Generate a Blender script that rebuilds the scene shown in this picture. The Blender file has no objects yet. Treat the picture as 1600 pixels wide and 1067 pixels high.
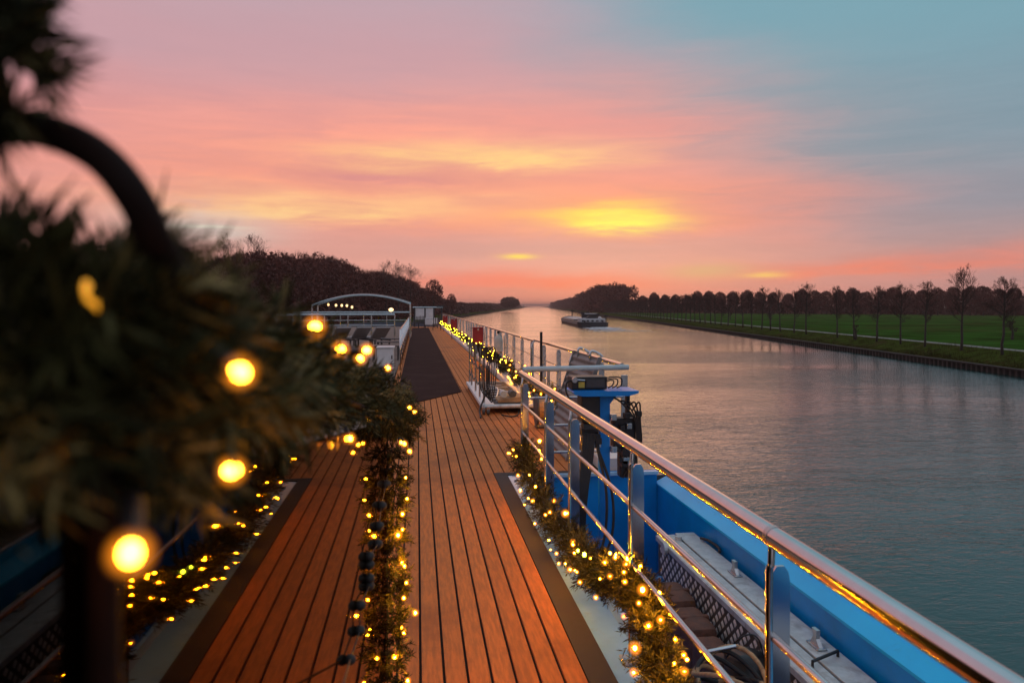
import bpy, bmesh, math, random
from mathutils import Vector, Matrix

# ------------------------------------------------------------------ camera
SC = bpy.context.scene
C = SC.collection
A = math.radians(7.25)            # the camera looks this far to starboard of the ship's axis (+Y)
F = 1164.0                        # focal length in photo pixels (1600 wide)
DECK = -1.7                       # deck level, eye = 0
WATER = -7.0
cam_d = bpy.data.cameras.new('camera')
cam = bpy.data.objects.new('camera', cam_d); C.objects.link(cam)
cam.location = (0, 0, 0)
cam.rotation_euler = (math.radians(90), 0, -A)
cam_d.sensor_width = 36.0
cam_d.lens = 36.0 * F / 1600.0
cam_d.shift_y = -55.5 / 1600.0
cam_d.clip_start = 0.02
cam_d.clip_end = 12000
cam_d.dof.use_dof = True
cam_d.dof.focus_distance = 9.0
cam_d.dof.aperture_fstop = 4.6
SC.camera = cam

# ------------------------------------------------------------------ render / view
SC.render.engine = 'CYCLES'
SC.view_settings.view_transform = 'Standard'
SC.view_settings.look = 'None'
SC.view_settings.exposure = 0.0
SC.view_settings.gamma = 1.0
SC.view_settings.use_curve_mapping = False
cy = SC.cycles
cy.use_denoising = True
cy.max_bounces = 5
cy.diffuse_bounces = 2
cy.glossy_bounces = 3
cy.transmission_bounces = 3
cy.transparent_max_bounces = 12
cy.volume_bounces = 0
cy.sample_clamp_indirect = 4.0
cy.caustics_reflective = False
cy.caustics_refractive = False


def lin(r, g, b):
    f = lambda c: (c / 255 / 12.92) if c / 255 <= 0.04045 else ((c / 255 + 0.055) / 1.055) ** 2.4
    return (f(r), f(g), f(b), 1.0)


# ------------------------------------------------------------------ world: dusk sky with lit clouds
W = bpy.data.worlds.new('World'); SC.world = W; W.use_nodes = True
nt = W.node_tree; nt.nodes.clear()
SUN_AZ = math.radians(7.5)         # to the right of the camera axis
SUN_EL = math.radians(4.0)


class NT:
    """tiny helper to write node maths as code"""
    def __init__(self, tree): self.t = tree
    def n(self, kind, **kw):
        o = self.t.nodes.new(kind)
        for k, v in kw.items(): setattr(o, k, v)
        return o
    def put(self, sock, v):
        if isinstance(v, (int, float)): sock.default_value = v
        elif isinstance(v, tuple): sock.default_value = v
        else: self.t.links.new(v, sock)
    def m(self, op, a, b=None, c=None, clamp=False):
        o = self.n('ShaderNodeMath', operation=op, use_clamp=clamp)
        self.put(o.inputs[0], a)
        if b is not None: self.put(o.inputs[1], b)
        if c is not None: self.put(o.inputs[2], c)
        return o.outputs[0]
    def dot(self, v, w):
        o = self.n('ShaderNodeVectorMath', operation='DOT_PRODUCT')
        self.put(o.inputs[0], v); o.inputs[1].default_value = w
        return o.outputs['Value']
    def smooth(self, x, lo, hi):
        o = self.n('ShaderNodeMapRange', interpolation_type='SMOOTHSTEP')
        self.put(o.inputs['Value'], x)
        o.inputs['From Min'].default_value = lo; o.inputs['From Max'].default_value = hi
        return o.outputs['Result']
    def noise(self, vec, scale, detail=3.0, rough=0.5, dist=0.0):
        o = self.n('ShaderNodeTexNoise')
        self.put(o.inputs['Vector'], vec)
        o.inputs['Scale'].default_value = scale; o.inputs['Detail'].default_value = detail
        o.inputs['Roughness'].default_value = rough; o.inputs['Distortion'].default_value = dist
        return o.outputs['Fac'], o.outputs['Color']
    def mix(self, fac, a, b, blend='MIX'):
        o = self.n('ShaderNodeMix', data_type='RGBA', blend_type=blend)
        self.put(o.inputs[0], fac); self.put(o.inputs[6], a); self.put(o.inputs[7], b)
        return o.outputs[2]
    def ramp(self, x, stops, interp='EASE'):
        o = self.n('ShaderNodeValToRGB'); cr = o.color_ramp; cr.interpolation = interp
        while len(cr.elements) < len(stops): cr.elements.new(0.5)
        for e, (p, c) in zip(cr.elements, stops): e.position = p; e.color = c
        self.put(o.inputs[0], x)
        return o.outputs[0]


w = NT(nt)
tc = w.n('ShaderNodeTexCoord')
D_ = tc.outputs['Generated']
fwd = (math.sin(A), math.cos(A), 0); rgt = (math.cos(A), -math.sin(A), 0)
cf, cr_, cz = w.dot(D_, fwd), w.dot(D_, rgt), w.dot(D_, (0, 0, 1))
az0 = w.m('MULTIPLY', w.m('ARCTAN2', cr_, cf), 57.2958)
el0 = w.m('MULTIPLY', w.m('ARCSINE', w.m('MAXIMUM', w.m('MINIMUM', cz, 0.9999), 0.0)), 57.2958)
mp = w.n('ShaderNodeMapping'); w.put(mp.inputs['Vector'], D_)
mp.inputs['Scale'].default_value = (1.0, 1.0, 5.0); mp.inputs['Rotation'].default_value = (0.03, -0.06, 0)
st = mp.outputs[0]
n1, c1 = w.noise(st, 3.2, 4.0, 0.5)
n2, c2 = w.noise(st, 7.0, 6.0, 0.6, 0.5)
mp2 = w.n('ShaderNodeMapping'); w.put(mp2.inputs['Vector'], D_)
mp2.inputs['Scale'].default_value = (1.0, 1.0, 9.0); mp2.inputs['Rotation'].default_value = (0.10, -0.12, 0)
n4, c4 = w.noise(mp2.outputs[0], 7.0, 5.0, 0.58, 0.6)
n3, c3 = w.noise(st, 2.0, 3.0, 0.5)
az = w.m('ADD', az0, w.m('MULTIPLY', w.m('SUBTRACT', n1, 0.5), 16.0))
el = w.m('ADD', el0, w.m('ADD', w.m('MULTIPLY', w.m('SUBTRACT', n2, 0.5), 2.2), w.m('MULTIPLY', w.m('SUBTRACT', n3, 0.5), 3.0)))


def blob(a0, e0, sa, se, tilt=0.0, a=None, e=None):
    a = a or az; e = e or el
    da = w.m('SUBTRACT', a, a0)
    de = w.m('SUBTRACT', w.m('SUBTRACT', e, e0), w.m('MULTIPLY', da, tilt))
    q = w.m('ADD', w.m('POWER', w.m('ABSOLUTE', w.m('DIVIDE', da, sa)), 2.0),
            w.m('POWER', w.m('ABSOLUTE', w.m('DIVIDE', de, se)), 2.0))
    return w.m('EXPONENT', w.m('MULTIPLY', q, -1.0))


# clear dusk dome
base = w.ramp(w.m('DIVIDE', el, 90.0, clamp=True), [
    (0.0, lin(222, 138, 128)), (0.035, lin(222, 158, 148)), (0.085, lin(224, 154, 146)), (0.14, lin(214, 150, 153)),
    (0.20, lin(200, 158, 166)), (0.26, lin(192, 164, 174)), (0.45, lin(186, 164, 178)), (1.0, lin(188, 192, 210))])
cool = w.ramp(w.m('DIVIDE', el, 90.0, clamp=True), [
    (0.0, lin(196, 142, 138)), (0.04, lin(176, 146, 148)), (0.075, lin(142, 146, 158)), (0.12, lin(126, 152, 166)),
    (0.22, lin(122, 164, 178)), (0.45, lin(158, 184, 200)), (1.0, lin(190, 198, 214))])
side = w.m('ADD', az, w.m('MULTIPLY', el, 0.95))
col = w.mix(w.smooth(side, 13.0, 38.0), base, cool)
# away from the sunset the dome falls to blue-grey dusk
back = w.ramp(w.m('DIVIDE', el, 90.0, clamp=True), [
    (0.0, lin(160, 152, 164)), (0.15, lin(164, 166, 182)), (0.5, lin(176, 184, 202)), (1.0, lin(190, 198, 214))])
col = w.mix(w.smooth(w.m('ABSOLUTE', w.m('SUBTRACT', az0, 7.0)), 45.0, 120.0), col, back)
# lit cloud sheets
tex = w.smooth(w.m('ADD', w.m('MULTIPLY', n2, 0.5), w.m('MULTIPLY', n4, 0.5)), 0.36, 0.62)


def lay(col, c, a0, e0, sa, se, k, tilt=0.0, soft=0.5):
    b = blob(a0, e0, sa, se, tilt)
    f = w.m('MULTIPLY', w.m('MULTIPLY', b, k), w.m('ADD', w.m('MULTIPLY', tex, 1 - soft), soft), clamp=True)
    return w.mix(f, col, c)


col = lay(col, lin(252, 166, 146), -7, 12.6, 20, 3.6, 1.0, 0.03, 0.55)
col = lay(col, lin(250, 158, 132), -9, 8.8, 26, 3.6, 1.0, 0.0, 0.55)
col = lay(col, lin(230, 150, 144), 8, 12.8, 10, 3.0, 0.8, 0.0, 0.4)
col = lay(col, lin(216, 146, 140), 17, 7.0, 9.5, 2.6, 0.9, 0.0, 0.6)
col = lay(col, lin(255, 206, 142), -12.5, 7.5, 12, 1.15, 1.1, 0.03, 0.35)
col = lay(col, lin(255, 206, 138), -2.0, 11.2, 10, 1.0, 1.2, 0.03, 0.35)
col = lay(col, lin(212, 138, 138), -9.0, 9.7, 7, 0.65, 0.9)
col = lay(col, lin(249, 150, 122), 7.0, 7.2, 10.5, 2.0, 1.0, 0, 0.5)
col = lay(col, lin(255, 214, 96), 6.5, 6.9, 4.8, 1.0, 1.15, 0, 0.4)
col = lay(col, lin(255, 248, 104), 7.8, 6.4, 3.4, 0.6, 1.25, 0, 0.55)
col = lay(col, lin(208, 152, 146), 2.0, 4.4, 18, 0.95, 1.0, 0, 0.65)
col = lay(col, lin(206, 194, 186), -23.0, 5.9, 6.0, 1.2, 0.95, -0.03, 0.8)
col = lay(col, lin(240, 130, 108), 27, 2.9, 13, 0.8, 1.0, 0.02, 0.5)
col = lay(col, lin(242, 120, 104), 2.0, 1.6, 12.0, 0.75, 0.95, 0, 0.6)
# fine streaks: thin cloud catches and loses the light
veil = w.m('ADD', 1.0, w.m('MULTIPLY', w.m('MULTIPLY', w.m('SUBTRACT', n4, 0.5), 0.22), w.m('SUBTRACT', 1.0, w.m('MULTIPLY', w.smooth(el0, 9.0, 19.0), 0.8))))
vm = w.n('ShaderNodeVectorMath', operation='SCALE'); nt.links.new(col, vm.inputs[0]); w.put(vm.inputs['Scale'], veil)
col = vm.outputs[0]
small = lambda col, c, a0, e0, sa, se: w.mix(w.m('MULTIPLY', blob(a0, e0, sa, se, 0.01, w.m('ADD', az0, w.m('MULTIPLY', w.m('SUBTRACT', n1, 0.5), 2.0)), w.m('ADD', el0, w.m('MULTIPLY', w.m('SUBTRACT', n2, 0.5), 0.5))), 0.9, clamp=True), col, c)
col = small(col, lin(255, 222, 96), 0.7, 3.75, 1.2, 0.2)
col = small(col, lin(250, 200, 110), 18.8, 2.25, 1.4, 0.2)
col = small(col, lin(214, 168, 130), 14.8, 2.6, 3.0, 0.6)
col = small(col, lin(224, 214, 196), -22.5, 5.6, 2.6, 0.13)
# a little of the physical sky underneath
sky = w.n('ShaderNodeTexSky'); sky.sky_type = 'NISHITA'; sky.sun_disc = False
sky.sun_elevation = SUN_EL; sky.sun_rotation = A + SUN_AZ
sk = w.n('ShaderNodeVectorMath', operation='SCALE'); nt.links.new(sky.outputs[0], sk.inputs[0]); sk.inputs['Scale'].default_value = 0.004
add = w.n('ShaderNodeVectorMath', operation='ADD'); nt.links.new(col, add.inputs[0]); nt.links.new(sk.outputs[0], add.inputs[1])
bg = w.n('ShaderNodeBackground'); nt.links.new(add.outputs[0], bg.inputs['Color']); bg.inputs['Strength'].default_value = 1.0
wo = w.n('ShaderNodeOutputWorld'); nt.links.new(bg.outputs[0], wo.inputs['Surface'])

W.cycles.sampling_method = 'MANUAL'; W.cycles.sample_map_resolution = 512

# ------------------------------------------------------------------ sun: very low, veiled by cloud
sd = bpy.data.lights.new('sun', 'SUN'); sd.energy = 0.08; sd.angle = math.radians(25); sd.color = (1.0, 0.62, 0.38)
sun = bpy.data.objects.new('sun', sd); C.objects.link(sun)
sdir = Vector((math.sin(A + SUN_AZ) * math.cos(SUN_EL), math.cos(A + SUN_AZ) * math.cos(SUN_EL), math.sin(SUN_EL)))
sun.rotation_euler = sdir.to_track_quat('Z', 'Y').to_euler()

# ------------------------------------------------------------------ coordinates
CA, SA = math.cos(A), math.sin(A)


def P(px, py, D):
    """photo pixel at depth D -> point of the place (used once, to survey where things stand)"""
    u = (px - 800) / F; v = (478 - py) / F
    return Vector((D * (SA + u * CA), D * (CA - u * SA), D * v))


G = math.radians(9.12)            # heading of the canal in ship coordinates


def K(lat, along, z):
    return Vector((along * math.sin(G) + lat * math.cos(G), along * math.cos(G) - lat * math.sin(G), z))


# ------------------------------------------------------------------ materials
MAT = {}


def mat(name, color, rough=0.6, metal=0.0, var=0.15, vscale=6.0, bump=0.0, bscale=40.0, spec=0.5, emit=None, strength=0, coords='Object', stretch=None, two=None, wear=None, wscale=3.0, wamt=0.6, wlo=0.56, per_object=0.0):
    m = bpy.data.materials.new(name); m.use_nodes = True
    t = NT(m.node_tree)
    b = m.node_tree.nodes['Principled BSDF']
    b.inputs['Roughness'].default_value = rough; b.inputs['Metallic'].default_value = metal
    b.inputs['Specular IOR Level'].default_value = spec
    tcn = t.n('ShaderNodeTexCoord')
    v = tcn.outputs[coords]
    if stretch:
        mpn = t.n('ShaderNodeMapping'); t.put(mpn.inputs['Vector'], v); mpn.inputs['Scale'].default_value = stretch; v = mpn.outputs[0]
    f, _ = t.noise(v, vscale, 5.0, 0.6)
    c0 = tuple(max(0, x * (1 - var)) for x in color[:3]) + (1,)
    c1 = two + (1,) if two else tuple(min(1, x * (1 + var)) for x in color[:3]) + (1,)
    colr = t.mix(t.smooth(f, 0.3, 0.7), c0, c1)
    if wear:
        mw = t.n('ShaderNodeMapping'); t.put(mw.inputs['Vector'], tcn.outputs[coords]); mw.inputs['Scale'].default_value = (1.0, 1.0, 0.35)
        fw, _ = t.noise(mw.outputs[0], wscale, 8.0, 0.68, 0.3)
        colr = t.mix(t.m('MULTIPLY', t.smooth(fw, wlo, wlo + 0.14), wamt), colr, wear + (1,))
    if per_object:
        oi = t.n('ShaderNodeObjectInfo')
        k_ = t.m('ADD', 1.0 - per_object, t.m('MULTIPLY', oi.outputs['Random'], 2 * per_object))
        sc_ = t.n('ShaderNodeVectorMath', operation='SCALE'); t.put(sc_.inputs[0], colr); t.put(sc_.inputs['Scale'], k_); colr = sc_.outputs[0]
    m.node_tree.links.new(colr, b.inputs['Base Color'])
    # uneven gloss
    rr = t.m('ADD', t.m('MULTIPLY', f, rough * 0.5), rough * 0.75)
    m.node_tree.links.new(rr, b.inputs['Roughness'])
    if bump:
        f2, _ = t.noise(v, bscale, 3.0, 0.6)
        bp = t.n('ShaderNodeBump'); bp.inputs['Strength'].default_value = bump; bp.inputs['Distance'].default_value = 0.01
        m.node_tree.links.new(f2, bp.inputs['Height']); m.node_tree.links.new(bp.outputs[0], b.inputs['Normal'])
    if emit:
        b.inputs['Emission Color'].default_value = emit + (1,); b.inputs['Emission Strength'].default_value = strength
    MAT[name] = m
    return m


mat('plank', (0.56, 0.168, 0.036), 0.75, var=0.22, vscale=9, bump=0.35, bscale=260, stretch=(6, 0.7, 6), spec=0.35, wear=(0.30, 0.085, 0.022), wscale=0.9, wamt=0.55, wlo=0.5, per_object=0.11)
mat('caulk', (0.012, 0.010, 0.009), 0.9)
mat('strip', (0.030, 0.020, 0.017), 0.75, var=0.3, bump=0.3, bscale=200)
mat('gutter', (0.30, 0.56, 0.80), 0.16, var=0.10, vscale=3, wear=(0.30, 0.36, 0.42), wscale=5, wamt=0.4)
mat('white_paint', (0.66, 0.66, 0.66), 0.4, var=0.08, vscale=4)
mat('steel', (0.62, 0.62, 0.62), 0.13, metal=1.0, var=0.05, vscale=10)
mat('steel_worn', (0.50, 0.50, 0.50), 0.28, metal=1.0, var=0.15, vscale=14)
mat('pipe', (0.42, 0.52, 0.55), 0.4, var=0.1)
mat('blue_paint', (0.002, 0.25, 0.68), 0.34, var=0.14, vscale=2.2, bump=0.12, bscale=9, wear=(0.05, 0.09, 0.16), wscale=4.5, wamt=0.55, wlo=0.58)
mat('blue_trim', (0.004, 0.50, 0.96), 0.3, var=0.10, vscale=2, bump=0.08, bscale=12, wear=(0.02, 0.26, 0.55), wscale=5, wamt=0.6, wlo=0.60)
mat('aluminium', (0.52, 0.56, 0.56), 0.5, metal=0.35, var=0.14, vscale=12, wear=(0.30, 0.29, 0.27), wscale=7, wamt=0.6, wlo=0.52)
mat('stud', (0.72, 0.74, 0.74), 0.4, metal=0.0, var=0.15, vscale=20)
mat('ramp_grey', (0.20, 0.19, 0.18), 0.6, metal=0.2, var=0.2, vscale=10)
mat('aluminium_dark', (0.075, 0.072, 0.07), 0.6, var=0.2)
mat('black', (0.012, 0.012, 0.013), 0.45, var=0.3, vscale=20)
mat('rubber', (0.016, 0.015, 0.015), 0.6, var=0.3)
mat('yellow_label', (0.55, 0.40, 0.06), 0.5)
mat('red', (0.34, 0.022, 0.02), 0.5, var=0.2)
mat('cream', (0.55, 0.48, 0.40), 0.5)
mat('fender_brown', (0.12, 0.05, 0.03), 0.7, var=0.3, vscale=14, bump=0.3, bscale=60)
mat('wood_raw', (0.40, 0.24, 0.12), 0.7, var=0.25, stretch=(1, 8, 1))
mat('carpet', (0.037, 0.0165, 0.0145), 0.95, var=0.2, vscale=40, bump=0.5, bscale=500, spec=0.08, wear=(0.056, 0.030, 0.026), wscale=1.1, wamt=0.5, wlo=0.48)
mat('sun_deck', (0.16, 0.11, 0.085), 0.8, var=0.2)
mat('fabric', (0.30, 0.26, 0.25), 0.85, var=0.15, vscale=20)
mat('dark_frame', (0.05, 0.045, 0.045), 0.5, var=0.2)
mat('bent_rail', (0.016, 0.006, 0.0035), 0.7, var=0.25, vscale=20, spec=0.12)
mat('bead', (0.02, 0.018, 0.018), 0.6, var=0.3)
mat('needle', (0.013, 0.014, 0.005), 0.7, var=0.45, vscale=9, two=(0.034, 0.032, 0.009), spec=0.15)
mat('needle_tips', (0.070, 0.070, 0.016), 0.7, var=0.4, vscale=14)
mat('lit_needle', (0.026, 0.027, 0.008), 0.7, var=0.5, vscale=14, two=(0.070, 0.060, 0.015), spec=0.15)  # near garland copy: the bulbs' warm light is put into the needle colour
mat('lit_needle_tips', (0.17, 0.115, 0.026), 0.7, var=0.4, vscale=18)  # young tips of the near garland, coloured brighter as if lamp-lit
mat('twig_wood', (0.045, 0.028, 0.018), 0.8, var=0.3)
mat('socket', (0.020, 0.013, 0.012), 0.45)
mat('hull_paint', (0.10, 0.11, 0.13), 0.4)
mat('bulb', (1, 0.7, 0.3), 0.3, emit=(1.0, 0.34, 0.003), strength=1000)
mat('bulb_far', (1, 0.7, 0.3), 0.3, emit=(1.0, 0.36, 0.01), strength=330)
mat('bulb_near', (1, 0.7, 0.3), 0.3, emit=(1.0, 0.38, 0.012), strength=60)
mat('bulb_close', (1, 0.7, 0.3), 0.3, emit=(1.0, 0.38, 0.022), strength=36)
mat('needle_glint', (1, 0.6, 0.1), 0.3, emit=(1.0, 0.36, 0.01), strength=1.1)  # needle catching the light, imitated by its own weak glow
mat('bulb_green', (0.8, 1, 0.3), 0.3, emit=(0.55, 0.75, 0.02), strength=60)
mat('lamp_white', (1, 0.95, 0.8), 0.3, emit=(1.0, 0.62, 0.25), strength=2.2)
mat('piling', (0.030, 0.022, 0.018), 0.85, var=0.4, vscale=0.8)
mat('path', (0.19, 0.18, 0.15), 0.9, var=0.25, vscale=0.4, wear=(0.06, 0.07, 0.03), wscale=0.5, wamt=0.7, wlo=0.5)
mat('bark', (0.040, 0.028, 0.022), 0.9, var=0.3, vscale=3)
mat('twigs', (0.055, 0.023, 0.016), 0.9, var=0.35, vscale=0.7)
mat('crown_dark', (0.10, 0.026, 0.017), 0.95, var=0.35, vscale=0.25)
mat('crown_red', (0.13, 0.035, 0.022), 0.95, var=0.35, vscale=0.4)
mat('hedge', (0.075, 0.026, 0.017), 0.95, var=0.35, vscale=0.15)
mat('barge_hull', (0.022, 0.022, 0.026), 0.5, var=0.3, vscale=0.5)
mat('barge_white', (0.55, 0.52, 0.52), 0.45, var=0.1)
mat('barge_hatch', (0.40, 0.36, 0.36), 0.5, var=0.1)
mat('foam', (0.72, 0.74, 0.76), 0.8)
mat('concrete', (0.30, 0.29, 0.28), 0.9)

# added halo shell round a lamp imitating lens bloom, brightest at its centre
gm = bpy.data.materials.new('bloom_halo'); gm.use_nodes = True; MAT['bloom_halo'] = gm
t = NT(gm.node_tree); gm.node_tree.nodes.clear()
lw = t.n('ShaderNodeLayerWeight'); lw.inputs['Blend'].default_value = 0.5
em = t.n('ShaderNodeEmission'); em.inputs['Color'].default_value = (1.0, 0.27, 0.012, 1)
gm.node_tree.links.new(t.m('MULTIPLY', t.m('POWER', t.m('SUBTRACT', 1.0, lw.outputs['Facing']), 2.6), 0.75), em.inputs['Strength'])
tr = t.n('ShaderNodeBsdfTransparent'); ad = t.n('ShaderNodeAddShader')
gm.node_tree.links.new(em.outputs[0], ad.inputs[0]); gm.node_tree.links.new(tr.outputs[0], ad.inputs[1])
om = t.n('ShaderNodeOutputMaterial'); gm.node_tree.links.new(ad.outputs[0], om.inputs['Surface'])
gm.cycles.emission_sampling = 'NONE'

mat('stand_blue', (0.006, 0.22, 0.66), 0.35, var=0.12, vscale=3, bump=0.08, bscale=15, wear=(0.04, 0.10, 0.20), wscale=6, wamt=0.5, wlo=0.58)
# grass: short tufted, two greens
m = mat('grass', (0.030, 0.060, 0.010), 0.95, var=0.45, vscale=0.10, bump=0.6, bscale=3, two=(0.034, 0.105, 0.014), spec=0.0, wear=(0.055, 0.055, 0.016), wscale=0.03, wamt=0.6, wlo=0.5)
m = mat('verge', (0.040, 0.046, 0.010), 0.95, var=0.45, vscale=0.8, bump=0.6, bscale=4, two=(0.050, 0.080, 0.012), spec=0.0, wear=(0.060, 0.045, 0.020), wscale=0.25, wamt=0.7, wlo=0.5)

mat('reed', (0.045, 0.050, 0.014), 0.95, var=0.5, vscale=0.4, spec=0.0, two=(0.085, 0.075, 0.025))
# water
m = bpy.data.materials.new('water'); m.use_nodes = True; MAT['water'] = m
t = NT(m.node_tree); b = m.node_tree.nodes['Principled BSDF']
b.inputs['Base Color'].default_value = (0.003, 0.038, 0.034, 1); b.inputs['Roughness'].default_value = 0.06
b.inputs['IOR'].default_value = 1.43; b.inputs['Specular IOR Level'].default_value = 0.5
tcn = t.n('ShaderNodeTexCoord')
mpn = t.n('ShaderNodeMapping'); t.put(mpn.inputs['Vector'], tcn.outputs['Object'])
mpn.inputs['Rotation'].default_value = (0, 0, math.radians(-14)); mpn.inputs['Scale'].default_value = (0.45, 1.0, 1.0)
f1, _ = t.noise(mpn.outputs[0], 0.28, 3.0, 0.55, 0.8)
f2, _ = t.noise(mpn.outputs[0], 1.1, 4.0, 0.6, 1.2)
f3, _ = t.noise(mpn.outputs[0], 4.5, 3.0, 0.6, 0.6)
fp, _ = t.noise(mpn.outputs[0], 0.035, 3.0, 0.6, 1.0)
patch = t.m('ADD', 0.55, t.smooth(fp, 0.35, 0.65))
h = t.m('ADD', t.m('MULTIPLY', f1, 0.12), t.m('ADD', t.m('MULTIPLY', t.m('MULTIPLY', f2, patch), 0.22), t.m('MULTIPLY', t.m('MULTIPLY', f3, patch), 0.13)))
bp = t.n('ShaderNodeBump'); bp.inputs['Strength'].default_value = 0.25; bp.inputs['Distance'].default_value = 1.0
m.node_tree.links.new(h, bp.inputs['Height']); m.node_tree.links.new(bp.outputs[0], b.inputs['Normal'])

# tinted window glass: clear reflection, little light passes
m = bpy.data.materials.new('tinted_glass'); m.use_nodes = True; MAT['tinted_glass'] = m
t = NT(m.node_tree); m.node_tree.nodes.clear()
fr = t.n('ShaderNodeFresnel'); fr.inputs['IOR'].default_value = 1.30
gl = t.n('ShaderNodeBsdfGlossy'); gl.inputs['Roughness'].default_value = 0.02; gl.inputs['Color'].default_value = (0.64, 0.50, 0.40, 1)
tr = t.n('ShaderNodeBsdfTransparent'); tr.inputs['Color'].default_value = (0.10, 0.095, 0.09, 1)
mx = t.n('ShaderNodeMixShader'); m.node_tree.links.new(fr.outputs[0], mx.inputs[0])
m.node_tree.links.new(tr.outputs[0], mx.inputs[1]); m.node_tree.links.new(gl.outputs[0], mx.inputs[2])
om = t.n('ShaderNodeOutputMaterial'); m.node_tree.links.new(mx.outputs[0], om.inputs['Surface'])


# ------------------------------------------------------------------ mesh builder
class MB:
    def __init__(self): self.v = []; self.f = []
    def add(self, vs, fs):
        o = len(self.v); self.v += [tuple(p) for p in vs]; self.f += [tuple(i + o for i in q) for q in fs]
        return self
    def box(self, x0, x1, y0, y1, z0, z1, bev=0.0, M=None):
        if bev <= 0:
            vs = [Vector((x, y, z)) for z in (z0, z1) for y in (y0, y1) for x in (x0, x1)]
            fs = [(0, 2, 3, 1), (4, 5, 7, 6), (0, 1, 5, 4), (2, 6, 7, 3), (0, 4, 6, 2), (1, 3, 7, 5)]
        else:
            bm = bmesh.new(); bmesh.ops.create_cube(bm, size=1.0)
            for q in bm.verts:
                q.co = Vector(((x0 + x1) / 2 + q.co.x * (x1 - x0), (y0 + y1) / 2 + q.co.y * (y1 - y0), (z0 + z1) / 2 + q.co.z * (z1 - z0)))
            bmesh.ops.bevel(bm, geom=bm.edges[:], offset=bev, segments=2, affect='EDGES', profile=0.5)
            bm.verts.index_update()
            vs = [q.co.copy() for q in bm.verts]; fs = [tuple(q.index for q in fc.verts) for fc in bm.faces]
            bm.free()
        if M is not None: vs = [M @ q for q in vs]
        return self.add(vs, fs)
    def tube(self, pts, r, n=10, cap=True):
        pts = [Vector(p) for p in pts]
        rs = r if isinstance(r, (list, tuple)) else [r] * len(pts)
        vs, fs = [], []
        up = None
        for i, p in enumerate(pts):
            d = (pts[min(i + 1, len(pts) - 1)] - pts[max(i - 1, 0)]).normalized()
            if up is None:
                up = Vector((0, 0, 1)) if abs(d.z) < 0.9 else Vector((1, 0, 0))
            s = d.cross(up).normalized(); up = s.cross(d).normalized()
            for k in range(n):
                a = 2 * math.pi * k / n
                vs.append(p + (s * math.cos(a) + up * math.sin(a)) * rs[i])
        for i in range(len(pts) - 1):
            for k in range(n):
                k2 = (k + 1) % n
                fs.append((i * n + k, i * n + k2, (i + 1) * n + k2, (i + 1) * n + k))
        if cap:
            fs.append(tuple(range(n))[::-1]); fs.append(tuple((len(pts) - 1) * n + k for k in range(n)))
        return self.add(vs, fs)
    def ball(self, c, r, sub=2, sc=(1, 1, 1)):
        bm = bmesh.new(); bmesh.ops.create_icosphere(bm, subdivisions=sub, radius=r)
        bm.verts.index_update()
        c = Vector(c)
        vs = [c + Vector((q.co.x * sc[0], q.co.y * sc[1], q.co.z * sc[2])) for q in bm.verts]
        fs = [tuple(q.index for q in fc.verts) for fc in bm.faces]; bm.free()
        return self.add(vs, fs)
    def prism(self, poly, axis, a, b):
        """poly of 2-D points swept along axis from a to b; axis 'y': (x,z)  axis 'x': (y,z)  axis 'z': (x,y)"""
        n = len(poly)
        mk = {'y': lambda q, s: (q[0], s, q[1]), 'x': lambda q, s: (s, q[0], q[1]), 'z': lambda q, s: (q[0], q[1], s)}[axis]
        vs = [mk(q, a) for q in poly] + [mk(q, b) for q in poly]
        fs = [tuple(range(n))[::-1], tuple(range(n, 2 * n))] + [(i, (i + 1) % n, n + (i + 1) % n, n + i) for i in range(n)]
        return self.add(vs, fs)
    def mesh(self, name, smooth=False):
        me = bpy.data.meshes.new(name); me.from_pydata(self.v, [], self.f); me.update()
        bm = bmesh.new(); bm.from_mesh(me); bmesh.ops.recalc_face_normals(bm, faces=bm.faces); bm.to_mesh(me); bm.free()
        if smooth:
            for p in me.polygons: p.use_smooth = True
        return me
    def build(self, name, material, parent=None, smooth=False, raw=False):
        if raw:
            me = bpy.data.meshes.new(name); me.from_pydata(self.v, [], self.f); me.update()
        else:
            me = self.mesh(name, smooth)
        me.materials.append(MAT[material])
        return link(name, me, parent)


def link(name, data, parent=None, loc=None):
    o = bpy.data.objects.new(name, data); C.objects.link(o)
    if parent is not None:
        o.parent = parent
        o.matrix_parent_inverse = Matrix.Translation(-parent.location) if parent.rotation_euler.z == 0 else Matrix()
    if loc is not None: o.location = loc
    return o


def tag(o, label, cat, group=None):
    o['label'] = label; o['category'] = cat
    if group: o['group'] = group
    return o


def thing(name, label, cat, loc=(0, 0, 0), group=None):
    o = bpy.data.objects.new(name, None); C.objects.link(o); o.location = loc; o.empty_display_size = 0.1
    bpy.context.view_layer.update()
    return tag(o, label, cat, group)


def struct(o): o['kind'] = 'structure'; return o
def stuff(o): o['kind'] = 'stuff'; return o


def smooth_by_angle(o, deg=40):
    me = o.data
    for p in me.polygons: p.use_smooth = True
    try: me.set_sharp_from_angle(angle=math.radians(deg))
    except Exception: pass
    return o


def spline(pts, n):
    """Catmull-Rom through pts"""
    pts = [Vector(p) for p in pts]
    ext = [2 * pts[0] - pts[1]] + pts + [2 * pts[-1] - pts[-2]]
    out = []
    for i in range(1, len(ext) - 2):
        p0, p1, p2, p3 = ext[i - 1:i + 3]
        for k in range(n):
            s = k / n
            out.append(0.5 * ((2 * p1) + (p2 - p0) * s + (2 * p0 - 5 * p1 + 4 * p2 - p3) * s * s + (3 * p1 - p0 - 3 * p2 + p3) * s ** 3))
    out.append(pts[-1])
    return out


# ================================================================== THE SETTING
rng = random.Random(7)
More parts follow.
